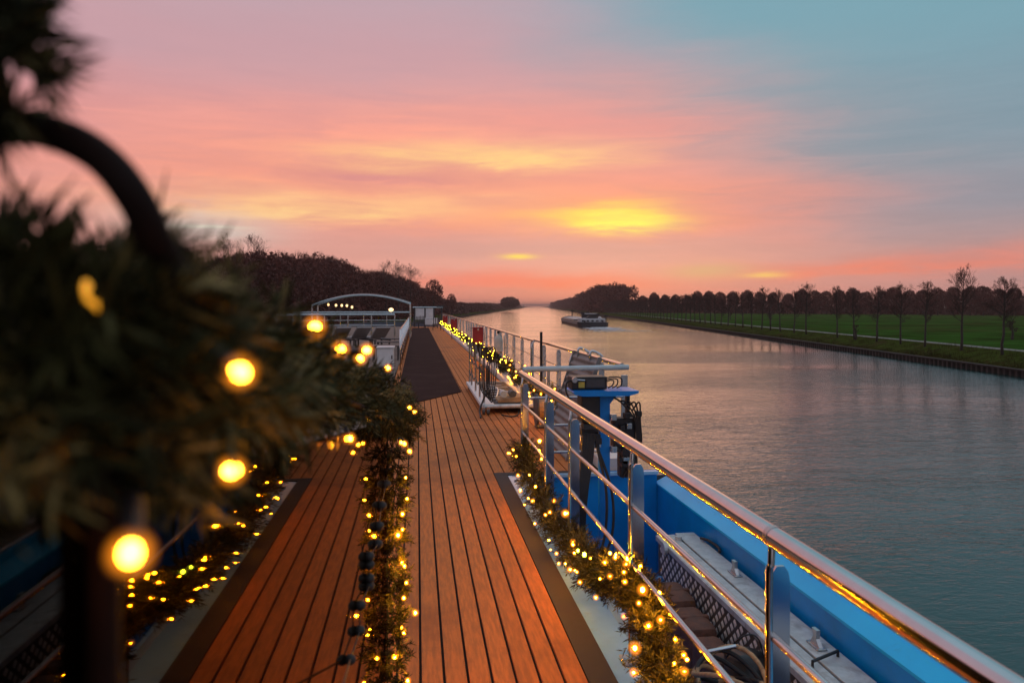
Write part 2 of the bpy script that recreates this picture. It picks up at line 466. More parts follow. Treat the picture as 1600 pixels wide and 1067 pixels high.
# water sheet
o = MB().add([(-4000, -2500, 0), (4000, -2500, 0), (4000, 9000, 0), (-4000, 9000, 0)], [(0, 1, 2, 3)]).build('water', 'water')
o.location.z = WATER; struct(o)


# banks in canal coordinates: strips swept along the canal
def strip(profile, a0, a1, name, material, step=None):
    mb = MB(); n = len(profile)
    vs = [K(l, a, z) for a in (a0, a1) for l, z in profile]
    fs = [(i, i + 1, n + i + 1, n + i) for i in range(n - 1)]
    return struct(mb.add(vs, fs).build(name, material))


strip([(48.2, -6.30), (49.2, -6.0), (53.2, -5.02)], -150, 7000, 'canal_verge', 'verge')
strip([(53.2, -5.0), (54.9, -4.97)], -150, 7000, 'towpath', 'path')
strip([(54.9, -4.985), (58, -5.05), (120, -5.1), (3000, -5.1)], -150, 7000, 'meadow', 'grass')
strip([(-48.2, -6.3), (-50, -5.7), (-58, -4.9), (-3000, -4.9)], -150, 7000, 'wooded_bank', 'verge')

# sheet piling walls: trapezoid profile, capped
for s, nm, lab, al0, al1 in ((1, 'sheet_pile_wall', 'dark corrugated sheet pile wall along the right bank', 40, 520),
                             (-1, 'sheet_pile_wall', 'dark sheet pile wall along the far left bank', 60, 520)):
    root = thing(nm, lab, 'wall', K(s * 48, 200, WATER))
    mb = MB(); prof = []
    a = al0; k = 0
    while a < al1:
        d = 0.0 if (k // 2) % 2 == 0 else 0.26
        prof.append((a, d)); k += 1
        a += 0.34 if k % 2 else 0.14
    vs = []
    for a, d in prof:
        for z in (-7.6, -6.38): vs.append(K(s * (47.7 + d), a, z))
    mb.add(vs, [(2 * i, 2 * i + 2, 2 * i + 3, 2 * i + 1) for i in range(len(prof) - 1)])
    mb.build('corrugated_sheet', 'piling', root)
    mb = MB()
    vs = [K(s * l, a, z) for a in (al0, 7000) for l, z in ((47.62, -6.40), (47.62, -6.27), (48.25, -6.27), (48.25, -6.40))]
    mb.add(vs, [(0, 1, 5, 4), (1, 2, 6, 5), (2, 3, 7, 6)]); mb.build('cap_beam', 'piling', root)
    mb = MB()
    vs = [K(s * 48.1, a, z) for a in (al1, 7000) for z in (-7.6, -6.38)]
    mb.add(vs, [(0, 1, 3, 2)]); mb.build('plain_sheet', 'piling', root)

# ------------------------------------------------------------------ the ship: hull, decks
mb = MB()
XR, XW = 2.16, 2.66
outl = [(XR, 7.6), (XR, 62), (1.2, 74), (-1.6, 84), (-5.0, 84), (-7.8, 74), (-8.9, 62), (-8.9, -12), (XW, -12), (XW, 7.6)]
vs = [(x, y, -1.78) for x, y in outl] + [(x * 1.0, y, -7.3) for x, y in outl]
n = len(outl)
mb.add(vs, [(i, (i + 1) % n, n + (i + 1) % n, n + i) for i in range(n)])
struct(mb.build('hull', 'hull_paint'))
# base deck sheet under the planks (joints show it) ; the recess is left open
mb = MB()
mb.box(-8.9, 0.99, -12, 7.52, -1.80, -1.722)
mb.box(-8.9, XR, 7.52, 62, -1.80, -1.722)
deck = struct(mb.build('deck', 'caulk'))
# planks: one board each
pitch = 0.1085
k = 0
x = -0.521
while x + pitch < 1.90:
    x1 = x + pitch - 0.013
    y0 = -1.5 if x1 < 0.775 else 7.56
    mb = MB()
    mb.box(x, x1, y0, 61.5, -1.718, DECK, 0.003)
    mb.build('plank', 'plank', deck)
    x += pitch
# fore deck beyond (port side): broad sheet
struct(MB().box(-8.85, -0.535, 2, 61.8, -1.717, -1.702).build('sun_deck', 'sun_deck'))
# black edging strip and white waterway beside the recess
MB().box(0.772, 0.90, -1.5, 7.44, -1.717, -1.6965).build('edge_strip', 'strip', deck)
MB().box(0.772, 1.9, 7.445, 7.548, -1.717, -1.697).build('edge_strip', 'strip', deck)
mb = MB(); mb.prism([(0.903, -1.719), (1.115, -1.719), (1.115, -1.668), (1.09, -1.668), (1.07, -1.70), (0.903, -1.706)], 'y', -1.5, 7.44)
struct(mb.build('waterway', 'gutter'))
# white sill along the fore deck edge
mb = MB(); mb.prism([(1.90, -1.72), (2.16, -1.72), (2.16, -1.60), (2.12, -1.585), (1.94, -1.585), (1.90, -1.61)], 'y', 7.55, 62)
struct(mb.build('deck_sill', 'white_paint'))

# the blue recess (gangway well)
well = thing('gangway_well', 'bright blue painted recess outside the stainless rail', 'recess', (1.8, 4, -2.95))
MB().box(1.10, 2.5, -2, 7.46, -3.0, -2.95).build('floor_plate', 'blue_paint', well)
MB().box(1.10, 1.13, -2, 7.46, -2.95, -1.725).build('inner_wall', 'blue_paint', well)
mb = MB(); mb.prism([(1.135, -2.95), (2.46, -2.95), (2.46, -1.70), (1.135, -1.70)], 'y', 7.46, 7.50); mb.build('end_wall', 'blue_paint', well)
MB().box(1.135, 2.46, 7.40, 7.438, -1.73, -1.695, 0.004).build('end_ledge', 'gutter', well)
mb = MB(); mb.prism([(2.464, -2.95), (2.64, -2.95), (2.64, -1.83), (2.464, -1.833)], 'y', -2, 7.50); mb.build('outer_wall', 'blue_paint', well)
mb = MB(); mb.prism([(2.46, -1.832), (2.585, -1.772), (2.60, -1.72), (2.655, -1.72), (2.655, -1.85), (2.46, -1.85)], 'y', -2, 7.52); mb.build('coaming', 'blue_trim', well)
mb = MB(); mb.tube([(2.63, -2, -1.718), (2.63, 7.5, -1.718)], 0.022, 8); mb.build('rubbing_strip', 'gutter', well, smooth=True)
for yy in (0.4, 2.4, 4.4, 6.4): MB().prism([(2.43, -2.95), (2.463, -2.95), (2.463, -2.2)], 'y', yy, yy + 0.012).build('gusset', 'blue_paint', well)

# carpet runner on the fore deck
mb = MB()
cp = [(-0.38, 13.2), (0.02, 13.25), (0.86, 14.7), (0.86, 58), (-0.38, 58)]
mb.prism(cp, 'z', DECK + 0.001, DECK + 0.014)
tag(mb.build('carpet_runner', 'carpet'), 'long charcoal carpet runner down the middle of the deck', 'carpet')


# ================================================================== RAILS
def tube_obj(name, pts, r, material, parent, n=14):
    return smooth_by_angle(MB().tube(pts, r, n).build(name, material, parent), 50)


# --- inner rail beside the recess
rail = thing('deck_railing', 'polished stainless railing running beside the blue recess', 'railing', (1.02, 4, DECK))
RX = 1.02
# handrail with two welded joints
ZR = -0.665
tube_obj('handrail', [(RX, -1.6, ZR), (RX, 2.03, ZR)], 0.031, 'steel', rail, 20)
tube_obj('handrail', [(RX, 2.036, ZR), (RX, 7.28, ZR)], 0.031, 'steel', rail, 20)
tube_obj('joint_ring', [(RX, 2.022, ZR), (RX, 2.044, ZR)], 0.0325, 'steel_worn', rail, 20)
for z in (-0.955, -1.235):
    tube_obj('intermediate_rail', [(RX, -1.6, z), (RX, 7.28, z)], 0.0125, 'steel', rail, 12)
for yy in (0.55, 2.06, 3.47, 4.9, 5.84, 7.2):
    near = yy in (2.06, 4.9, 0.55)
    mb = MB()
    # flat stanchion plate with a rounded shoulder
    prof = [(-0.029, -1.70), (0.029, -1.70), (0.029, -0.80), (0.024, -0.775), (0.012, -0.758), (-0.012, -0.758), (-0.024, -0.775), (-0.029, -0.80)]
    mb.prism([(RX + 0.03 + px_, z) for px_, z in prof], 'y', yy - 0.006, yy + 0.006)
    smooth_by_angle(mb.build('stanchion', 'steel', rail), 30)
    # bent bracket rod that carries the handrail
    pts = spline([(RX - 0.012, yy - 0.02, -1.69), (RX - 0.012, yy - 0.02, -1.2), (RX - 0.012, yy - 0.02, -0.80), (RX - 0.006, yy - 0.02, -0.745), (RX, yy - 0.012, ZR - 0.02)], 5)
    tube_obj('bracket', pts, 0.0105, 'steel', rail, 10)
    MB().box(RX - 0.05, RX + 0.075, yy - 0.05, yy + 0.05, -1.699, -1.688, 0.003).build('foot_plate', 'steel_worn', rail)

# --- cross rail at the end of the recess
cr = thing('cross_railing', 'short grey pipe railing across the end of the blue recess', 'railing', (1.6, 7.33, DECK))
tube_obj('handrail', [(1.04, 7.33, -0.63), (2.12, 7.33, -0.62)], 0.027, 'pipe', cr)
for z in (-0.915, -1.19, -1.46):
    tube_obj('intermediate_rail', [(1.28 if z < -1 else 1.1, 7.33, z), (2.07, 7.33, z)], 0.013, 'steel_worn', cr, 10)
mb = MB(); mb.box(2.05, 2.12, 7.35, 7.365, -1.69, -0.70, 0.004); mb.build('stanchion', 'steel_worn', cr)
tube_obj('stanchion', [(1.30, 7.33, -1.69), (1.30, 7.33, -0.64)], 0.014, 'steel_worn', cr, 10)

# --- outer rail of the fore deck
orail = thing('outer_railing', 'long stainless railing with flat posts receding along the outer deck edge', 'railing', (2.06, 30, DECK))
OX = 2.06; OZ = -0.60
tube_obj('handrail', [(OX, 7.36, OZ), (OX, 13.0, OZ)], 0.024, 'steel', orail, 12)
tube_obj('handrail', [(OX, 13.05, OZ - 0.02), (OX, 62, OZ - 0.02)], 0.024, 'steel', orail, 12)
for z in (-0.88, -1.16):
    tube_obj('intermediate_rail', [(OX, 7.4, z), (OX, 62, z)], 0.011, 'steel', orail, 8)
pm = None
yy = 8.2
while yy < 62:
    if pm is None:
        mb = MB(); prof = [(-0.032, -1.60), (0.032, -1.60), (0.032, -0.68), (0.02, -0.645), (0, -0.635), (-0.02, -0.645), (-0.032, -0.68)]
        mb.prism(prof, 'y', -0.007, 0.007); pm = mb.mesh('stanchion'); pm.materials.append(MAT['steel_worn'])
    o = link('stanchion', pm, orail); o.location = (OX, yy, 0)
    yy += 1.28 if yy < 30 else 2.4
bm_ = None
for yy in [13.05, 9.7, 17.2, 22.4, 28.0, 35.0]:
    tube_obj('bracket', spline([(OX - 0.05, yy, -1.59), (OX - 0.05, yy, -0.9), (OX - 0.05, yy, -0.72), (OX, yy, OZ - 0.01)], 4), 0.012, 'steel', orail, 8)

# --- rail along the port edge of the carpet
prail = thing('walkway_railing', 'thin rail with close posts along the left edge of the carpet', 'railing', (-0.42, 25, DECK))
for z in (-0.62, -0.9, -1.15, -1.4):
    tube_obj('rail', [(-0.45, 20, z), (-0.45, 41, z)], 0.016 if z > -0.7 else 0.009, 'steel', prail, 8)
pm2 = None
for i in range(12):
    if pm2 is None:
        mb = MB().tube([(0, 0, DECK), (0, 0, -0.62)], 0.02, 8); pm2 = mb.mesh('stanchion', True); pm2.materials.append(MAT['steel'])
    o = link('stanchion', pm2, prail); o.location = (-0.45, 20 + i * 1.9, 0)


# ================================================================== GARLANDS
def frame_at(path, t):
    i = min(int(t), len(path) - 2); s = t - i
    p = path[i].lerp(path[i + 1], s)
    d = (path[i + 1] - path[i]).normalized()
    a = d.cross(Vector((0, 0, 1)))
    if a.length < 0.05: a = d.cross(Vector((1, 0, 0)))
    a.normalize(); b = a.cross(d).normalized()
    return p, d, a, b


def needle(mb, p, d, L, wd, r):
    s = d.cross(Vector((r.uniform(-1, 1), r.uniform(-1, 1), r.uniform(-1, 1))))
    if s.length < 1e-4: return
    s.normalize()
    q = p + d * L * 0.5 + s * wd * 0.5
    mb.add([p - s * wd * 0.4, p + s * wd * 0.4, p + d * L * 0.55 + s * wd * 0.5, p + d * L, p + d * L * 0.55 - s * wd * 0.5], [(0, 1, 2, 3, 4)])


def foliage(path, radii, n_sprig, per, nl, wd, seed, root, near=False):
    r = random.Random(seed)
    mbs = [MB(), MB()]; st = MB()
    N = len(path) - 1
    rad = lambda t: radii[min(int(t / N * (len(radii) - 1)), len(radii) - 2)] * (1 - (t / N * (len(radii) - 1)) % 1) + radii[min(int(t / N * (len(radii) - 1)), len(radii) - 2) + 1] * ((t / N * (len(radii) - 1)) % 1) if N else radii[0]
    for i in range(n_sprig):
        t = (i + r.random()) / n_sprig * N
        t = min(t, N - 1e-4)
        p, d, a, b = frame_at(path, t)
        ph = r.uniform(0, 2 * math.pi)
        out = a * math.cos(ph) + b * math.sin(ph)
        R = rad(t) * r.uniform(0.65, 1.2)
        ax = (out + d * r.uniform(-0.9, 0.9) + Vector((0, 0, r.uniform(-0.15, 0.1)))).normalized()
        p0 = p + out * R * 0.08
        tip = 1 if r.random() < 0.28 else 0
        st.add([p0 - d * 0.0012, p0 + d * 0.0012, p0 + ax * R], [(0, 1, 2)])
        for k in range(per):
            s = (k + r.random()) / per
            q = p0 + ax * (R * s)
            e = Vector((r.gauss(0, 1), r.gauss(0, 1), r.gauss(0, 1)))
            e = (e - ax * e.dot(ax)).normalized()
            nd = (ax * r.uniform(0.5, 1.1) + e * 0.8).normalized()
            needle(mbs[tip], q, nd, nl * r.uniform(0.7, 1.25) * (1 - 0.35 * s), wd, r)
    for m_, nm, ma in ((mbs[0], 'needles', 'lit_needle' if near else 'needle'), (mbs[1], 'young_needles', 'lit_needle_tips' if near else 'needle_tips'), (st, 'twigs', 'twig_wood')):
        o = m_.build(nm, ma, root, raw=True); stuff(o)


BULB = {}


BLOOM_HALO = {}


def bulb_mesh(r, material, sub=2):
    key = (r, material, sub)
    if key not in BULB:
        me = MB().ball((0, 0, 0), r, sub, (1, 1, 1.25)).mesh('bulb', True); me.materials.append(MAT[material]); BULB[key] = me
    return BULB[key]


def bloom_halo_mesh(r):
    if r not in BLOOM_HALO:
        me = MB().ball((0, 0, 0), r, 3).mesh('bloom_halo', True); me.materials.append(MAT['bloom_halo']); BLOOM_HALO[r] = me
    return BLOOM_HALO[r]


SOCK = MB().tube([(0, 0, -0.024), (0, 0, -0.022), (0, 0, -0.004), (0, 0, -0.001)], [0.003, 0.0045, 0.0045, 0.0035], 8).mesh('socket', True)
SOCK.materials.append(MAT['socket'])


def add_bulb(root, p, r, material='bulb', d=None, socket=False, sub=2, bloom_halo=0.0):
    o = link('bulb', bulb_mesh(r, material, sub), root); o.location = p
    if d is not None: o.rotation_euler = Vector(d).to_track_quat('Z', 'Y').to_euler()
    if bloom_halo:
        gb = bpy.data.objects.new('bloom_halo', bloom_halo_mesh(bloom_halo)); C.objects.link(gb); gb.parent = o
    if socket:
        s = bpy.data.objects.new('socket', SOCK); C.objects.link(s); s.parent = o
        s.location = (0, 0, -r * 0.9)
    return o


def lights_on(root, path, radii, n, r, seed, material='bulb', sub=2, lo=0.8, hi=1.1, side=None, socket=False):
    q = random.Random(seed); N = len(path) - 1
    for i in range(n):
        t = min((i + q.random()) / n * N, N - 1e-4)
        p, d, a, b = frame_at(path, t)
        ph = q.uniform(0, 2 * math.pi)
        out = a * math.cos(ph) + b * math.sin(ph)
        if side is not None and out.dot(side) < -0.2: out = -out
        k = t / N * (len(radii) - 1); k0 = min(int(k), len(radii) - 2)
        R = (radii[k0] * (1 - k + k0) + radii[k0 + 1] * (k - k0)) * q.uniform(lo, hi)
        add_bulb(root, p + out * R, r * q.choice((0.6, 0.9, 1.0, 1.3)), material, out + d * q.uniform(-0.6, 0.6), socket, sub, bloom_halo=q.choice((0.011, 0.014, 0.018, 0.022)))


toward = Vector((-0.5, -0.75, 0.45)).normalized()

# --- right-hand garland on the inner rail
g = thing('pine_garland', 'lit pine garland wound along the lower bars of the stainless railing', 'garland', (1.0, 4, -1.5))
pts = [(0.99, 1.9, -1.64), (1.0, 2.3, -1.60), (0.99, 2.7, -1.57), (1.0, 3.0, -1.50), (1.01, 3.3, -1.32), (0.99, 3.6, -1.35), (0.97, 4.0, -1.45), (0.98, 4.7, -1.52), (0.98, 5.6, -1.53), (0.98, 6.4, -1.43), (1.0, 7.1, -1.33)]
path = spline(pts, 6)
rad = [0.11, 0.12, 0.12, 0.11, 0.12, 0.13, 0.15, 0.14]
foliage(path, rad, 1700, 26, 0.045, 0.0046, 11, g)
lights_on(g, path, rad, 78, 0.0040, 12, side=toward, lo=0.85, hi=1.12, sub=1)
add_bulb(g, P(913, 866, 3.7), 0.009, 'bulb_green'); add_bulb(g, P(903, 860, 3.75), 0.006, 'bulb_green')
add_bulb(g, P(1004, 921, 3.2), 0.0085, bloom_halo=0.03); add_bulb(g, P(992, 1012, 2.9), 0.007, bloom_halo=0.03); add_bulb(g, P(883, 802, 4.5), 0.007, bloom_halo=0.03); add_bulb(g, P(843, 689, 6.5), 0.009, bloom_halo=0.03)
cab = MB()
for s in (0, 1):
    q = random.Random(50 + s); cp_ = []
    for i in range(0, len(path), 2):
        p, d, a, b = frame_at(path, min(i, len(path) - 1.001)); ph = i * 0.9 + s * 3
        cp_.append(p + (a * math.cos(ph) + b * math.sin(ph)) * 0.12)
    cab.tube(cp_, 0.0022, 5)
cab.build('light_cable', 'black', g)

# --- far garland along the outer rail
g2 = thing('pine_garland', 'long pine garland thick with warm lights receding along the outer railing', 'garland', (1.97, 30, -1.35))
q = random.Random(5); pts = []
yy = 7.9; i = 0
while yy < 61:
    sag = 0.11 * math.sin(yy * 2 * math.pi / 2.56)
    pts.append((1.96 + q.uniform(-0.02, 0.02), yy, -1.36 + sag + q.uniform(-0.03, 0.03))); yy += 0.64 if yy < 25 else 1.3
path2 = spline(pts, 2)
rad2 = [0.125, 0.12, 0.125, 0.12, 0.12]
foliage(path2, rad2, 3600, 12, 0.055, 0.008, 21, g2)
q = random.Random(22); N = len(path2) - 1
for i in range(250):
    t = min((i / 250) * N + q.random(), N - 1e-3)
    p, d, a, b = frame_at(path2, t); ph = q.uniform(0, 6.283); out = a * math.cos(ph) + b * math.sin(ph)
    if out.dot(toward) < -0.1: out = -out
    add_bulb(g2, p + out * 0.125 * q.uniform(0.85, 1.25), 0.0042 if p.y < 20 else 0.0048, 'bulb' if p.y < 16 else 'bulb_far', None, False, 1, bloom_halo=0.024 if p.y < 16 else 0.0)

# --- windscreen beside the camera, with the handrail and garland on its top edge
XG = -0.128
ws = thing('glass_windscreen', 'tall tinted glass windscreen at the left mirroring the deck and lights', 'windscreen', (XG, 1.6, DECK))
ZT = lambda y: -0.035 - 0.142 * y
mb = MB()
vs = []
for x_ in (XG - 0.01, XG):
    for y_, z_ in ((0.03, -1.695), (3.26, -1.695), (3.26, ZT(3.26)), (0.03, ZT(0.03))): vs.append((x_, y_, z_))
mb.add(vs, [(0, 1, 2, 3), (4, 7, 6, 5), (0, 4, 5, 1), (1, 5, 6, 2), (2, 6, 7, 3), (3, 7, 4, 0)])
mb.build('glass_pane', 'tinted_glass', ws)
MB().box(XG - 0.013, XG + 0.003, 3.262, 3.278, -1.695, ZT(3.26), 0.002).build('end_channel', 'dark_frame', ws)
MB().box(XG - 0.02, XG + 0.01, 0.03, 3.27, -1.6975, -1.68, 0.002).build('bottom_channel', 'dark_frame', ws)

hr = thing('bent_handrail', 'dark bent handrail arching out of focus at the upper left', 'handrail', (XG, 0.3, DECK))
arm = [P(-120, 235, 0.30), P(-50, 212, 0.30), P(20, 200, 0.30), P(90, 210, 0.30), P(160, 248, 0.30), P(212, 312, 0.30), P(252, 395, 0.31), P(310, 485, 0.34), P(375, 560, 0.42), P(430, 600, 0.6), P(500, 618, 1.0), P(560, 634, 1.7), P(612, 660, 2.6), P(625, 672, 3.2)]
tube_obj('rail', spline(arm, 8), 0.0072, 'bent_rail', hr, 16)
tube_obj('post', [P(160, 690, 0.295), (P(160, 690, 0.295).x, P(160, 690, 0.295).y, -1.69)], 0.0066, 'bent_rail', hr, 16)

g3 = thing('pine_garland', 'out-of-focus pine garland with glowing bulbs on the windscreen handrail', 'garland', (XG, 1.0, -0.2))
pp = [P(20, 545, 0.29), P(130, 575, 0.33), P(260, 600, 0.43), P(390, 605, 0.70), P(470, 605, 1.1), P(540, 612, 1.7), P(598, 628, 2.4), P(622, 655, 3.0), P(632, 668, 3.2)]
path3 = spline(pp, 7)
rad3 = [0.062, 0.066, 0.068, 0.075, 0.09, 0.10, 0.10, 0.09]
foliage(path3, rad3, 760, 36, 0.036, 0.0028, 31, g3, True)
# the end of it hooked up over the arm at the upper left
foliage(spline([P(-70, -60, 0.29), P(-15, 20, 0.28), P(15, 90, 0.28), P(0, 190, 0.29)], 5), [0.016, 0.017, 0.018, 0.006], 46, 15, 0.030, 0.0021, 33, g3, True)
for (px_, py_, D, rr, dv, sk) in [(375, 581, 0.31, 0.0052, (0.5, -0.3, -0.3), True), (362, 735, 0.38, 0.0056, (0.8, 0, 0.1), True), (204, 864, 0.262, 0.0058, (0.2, -0.6, -0.4), True),
                                 (492, 511, 0.80, 0.0062, (0.9, -0.2, 0.2), True), (532, 546, 0.95, 0.0058, (0.95, -0.2, 0.1), True), (573, 547, 1.05, 0.0052, (0.8, -0.3, 0.1), True),
                                 (563, 560, 1.1, 0.0050, (0.4, -0.4, -0.4), True), (606, 575, 1.7, 0.0048, (0.6, -0.3, 0), True), (516, 695, 1.2, 0.0068, (0.1, -0.5, -0.7), True), (547, 685, 1.4, 0.0055, (0.3, -0.5, -0.5), True),
                                 (632, 693, 2.7, 0.0065, (0.3, -0.5, -0.5), True), (640, 705, 2.7, 0.006, (0.3, -0.5, -0.5), True), (627, 691, 2.75, 0.006, (0.3, -0.5, -0.5), True), (640, 637, 2.6, 0.0055, (0.6, -0.5, 0.2), True), (648, 643, 2.7, 0.005, (0.6, -0.5, 0.2), True),
                                 (575, 655, 1.9, 0.004, (0.3, -0.5, 0), True)]:
    add_bulb(g3, P(px_, py_, D), rr * (0.66 if D < 0.5 else 0.85), 'bulb_close' if D < 0.5 else 'bulb_near', dv, sk, bloom_halo=rr * (1.6 if D < 0.5 else 2.4))

q = random.Random(61)  # extra small bulbs hidden among the needles, added to warm the foliage
for i in range(16):
    t_ = 3 + i * 1.9; p, d, a, b_ = frame_at(path3, t_); ph = q.uniform(0, 6.28)
    add_bulb(g3, p + (a * math.cos(ph) + b_ * math.sin(ph)) * 0.034 - Vector((0, 0.012, 0)), 0.0017, 'bulb_near', None, False, 1)
o = add_bulb(g3, P(141, 465, 0.27), 0.0022, 'needle_glint', (0.25, 0.1, -1)); o.scale = (1, 1, 2.4); o['label'] = 'dim orange needle glint made as a glowing shape'  # glint on a needle, added as a glowing ellipsoid; no lamp there
# --- garland hanging down the far end of the windscreen
g4 = thing('pine_garland', 'narrow lit pine garland hanging down the end of the windscreen', 'garland', (-0.07, 3.17, -1.2))
path4 = spline([(-0.095, 3.19, -0.60), (-0.092, 3.17, -0.85), (-0.098, 3.15, -1.1), (-0.092, 3.14, -1.35), (-0.096, 3.12, -1.6), (-0.095, 3.1, -1.67)], 5)
rad4 = [0.06, 0.08, 0.07, 0.065, 0.08, 0.06]
foliage(path4, rad4, 420, 22, 0.034, 0.0036, 41, g4)
for px_, py_, rr in [(634, 746, .004), (636, 779, .004), (629, 803, .0062), (622, 836, .0085), (629, 827, .004), (628, 879, .006), (632, 884, .005), (635, 910, .0045), (631, 934, .006), (649, 957, .0075), (631, 988, .006), (628, 980, .004), (617, 1027, .007), (637, 1063, .007)]:
    D = 3.08; p = P(px_, py_, D); p.x = max(p.x, XG + 0.018)
    add_bulb(g4, p, rr * 0.6, 'bulb', bloom_halo=rr * 2.4)

# --- string of black beads against the glass
bs = thing('bead_string', 'thin string of black beads hanging in front of the windscreen', 'bead string', (XG, 1.1, -0.5))
bp_ = []
for px_, py_ in [(607, 738), (603, 757), (596, 790), (592, 822), (590, 850), (577, 869), (577, 882), (577, 903), (577, 915), (563, 945), (562, 985), (547, 1030)]:
    xx = XG + 0.006
    D = xx * F / (px_ - 652) * CA / 0.992
    bp_.append(P(px_, py_, D))
bead = MB().ball((0, 0, 0), 0.0085, 2, (1, 1, 0.9)).mesh('bead', True); bead.materials.append(MAT['bead'])
for p in bp_:
    o = link('bead', bead, bs); o.location = p
    s_ = (p - Vector((0, 0, 0))).length / 1.2; o.scale = (s_, s_, s_)
ext = [P(612, 700, 2.9)] + bp_ + [P(530, 1090, 0.83), P(515, 1150, 0.78)]
MB().tube(ext, 0.0016, 6).build('cord', 'black', bs, smooth=True)


# ================================================================== GEAR ON DECK
# --- aluminium gangway stowed in the recess
gw = thing('stowed_gangway', 'grey aluminium gangway with diamond-holed side lying in the blue recess', 'gangway', (2.25, 4, -2.9))
ZG = -2.0
MB().box(2.072, 2.235, -0.5, 6.30, ZG - 0.03, ZG, 0.004).build('top_board', 'aluminium', gw)
MB().box(2.252, 2.425, -0.5, 6.33, ZG - 0.03, ZG + 0.002, 0.004).build('top_board', 'aluminium', gw)
MB().box(2.085, 2.40, -0.5, 6.28, ZG - 0.80, ZG - 0.035).build('side_panel', 'aluminium_dark', gw)
mb = MB(); yy = 1.0; row = 0
for iz in range(15):
    z = ZG - 0.095 - iz * 0.046
    for iy in range(62):
        y = 1.0 + iy * 0.100 + (0.050 if iz % 2 else 0)
        if y > 6.2: continue
        mb.add([(2.083, y - 0.030, z), (2.083, y, z - 0.030), (2.083, y + 0.030, z), (2.083, y, z + 0.030), (2.078, y, z + 0.004)], [(0, 1, 4), (1, 2, 4), (2, 3, 4), (3, 0, 4)])
o = mb.build('diamond_studs', 'stud', gw); stuff(o)
MB().box(2.066, 2.075, -0.5, 6.3, ZG - 0.045, ZG - 0.004, 0.002).build('edge_rail', 'aluminium', gw)
for (x_, y_) in ((2.35, 5.3), (2.33, 4.12)):
    mb = MB(); mb.box(x_ - 0.03, x_ + 0.03, y_ - 0.07, y_ + 0.07, ZG + 0.003, ZG + 0.012, 0.003)
    mb.prism([(y_ - 0.05, ZG + 0.01), (y_ + 0.05, ZG + 0.01), (y_ + 0.02, ZG + 0.06), (y_ + 0.035, ZG + 0.10), (y_ - 0.02, ZG + 0.10), (y_ - 0.015, ZG + 0.05)], 'x', x_ - 0.012, x_ + 0.012)
    mb.build('cleat', 'steel_worn', gw)
mb = MB(); mb.tube([(2.17, 3.88, ZG + 0.002), (2.17, 3.88, ZG + 0.035), (2.38, 3.98, ZG + 0.035), (2.38, 3.98, ZG + 0.003)], 0.009, 8); mb.build('latch_bar', 'black', gw)
mb = MB(); mb.tube([(2.22, 6.15, ZG), (2.22, 6.15, ZG + 0.03)], 0.03, 12); mb.build('knob', 'aluminium', gw)
tube_obj('hook', spline([(2.40, 6.1, ZG + 0.02), (2.43, 6.0, ZG + 0.03), (2.45, 5.85, ZG + 0.02), (2.42, 5.75, ZG + 0.02)], 4), 0.012, 'black', gw, 8)
MB().tube([(2.03, 6.0, ZG - 0.02), (2.06, 6.0, ZG - 0.02), (2.062, 6.0, ZG - 0.02)], [0.05, 0.05, 0.02], 14).build('bracket', 'aluminium', gw)

# blue pipe end
o = MB().tube([(1.98, 5.95, -2.94), (1.98, 5.95, -2.26), (1.98, 5.95, -2.235)], [0.045, 0.045, 0.03], 14).build('vent_pipe', 'blue_paint', None)
smooth_by_angle(o, 50); tag(o, 'blue upright vent pipe beside the stowed gangway', 'pipe')
# brown fender cushions
for i, (y_, z_, x_) in enumerate([(4.95, -2.14, 1.90), (4.52, -2.16, 1.88), (5.38, -2.12, 1.92)]):
    mb = MB(); mb.box(x_ - 0.10, x_ + 0.10, y_ - 0.20, y_ + 0.20, -2.945, z_, 0.05)
    mb.box(x_ - 0.104, x_ + 0.104, y_ - 0.02, y_ + 0.02, -2.94, z_ + 0.004, 0.01)
    o = smooth_by_angle(mb.build('fender', 'fender_brown'), 40)
    tag(o, ['middle brown padded fender in the recess beside the gangway', 'nearest brown padded fender in the recess beside the gangway', 'farthest brown padded fender in the recess behind the others'][i], 'fender', 'brown fenders in the recess')
# cable coil and dark bucket at the bottom
cc = thing('cable_coil', 'coil of black and tan cable in the recess below the railing', 'cable', (1.72, 3.95, -2.9))
for j in range(7):
    pts = []
    for i in range(28):
        a = i / 27 * 2 * math.pi
        pts.append((1.72 + 0.15 * math.cos(a) * (1 + 0.05 * j), 3.95 + 0.2 * math.sin(a), -2.2 + 0.03 * j + 0.05 * math.sin(a * 2 + j)))
    MB().tube(pts, 0.014, 7).build('cable_turn', 'rubber' if j % 3 else 'wood_raw', cc, smooth=True)
mb = MB().tube([(1.72, 3.95, -2.948), (1.72, 3.95, -2.22)], [0.11, 0.11], 16); mb.build('drum', 'black', cc)
tube_obj('handle', [(1.62, 4.05, -1.96), (1.82, 4.1, -1.96)], 0.012, 'steel', cc, 8)
bk = thing('bucket', 'tall black tub standing in the recess against the gangway', 'tub', (1.93, 4.22, -2.95))
mb = MB().tube([(1.93, 4.22, -2.948), (1.93, 4.22, -2.08), (1.93, 4.22, -2.07), (1.93, 4.22, -2.11), (1.93, 4.22, -2.5)], [0.09, 0.12, 0.112, 0.105, 0.09], 18); mb.build('tub', 'black', bk, smooth=True)
tube_obj('handle', spline([(1.81, 4.22, -2.10), (1.85, 4.17, -1.97), (1.93, 4.15, -1.92), (2.0, 4.17, -1.97), (2.05, 4.22, -2.10)], 4), 0.005, 'black', bk, 6)

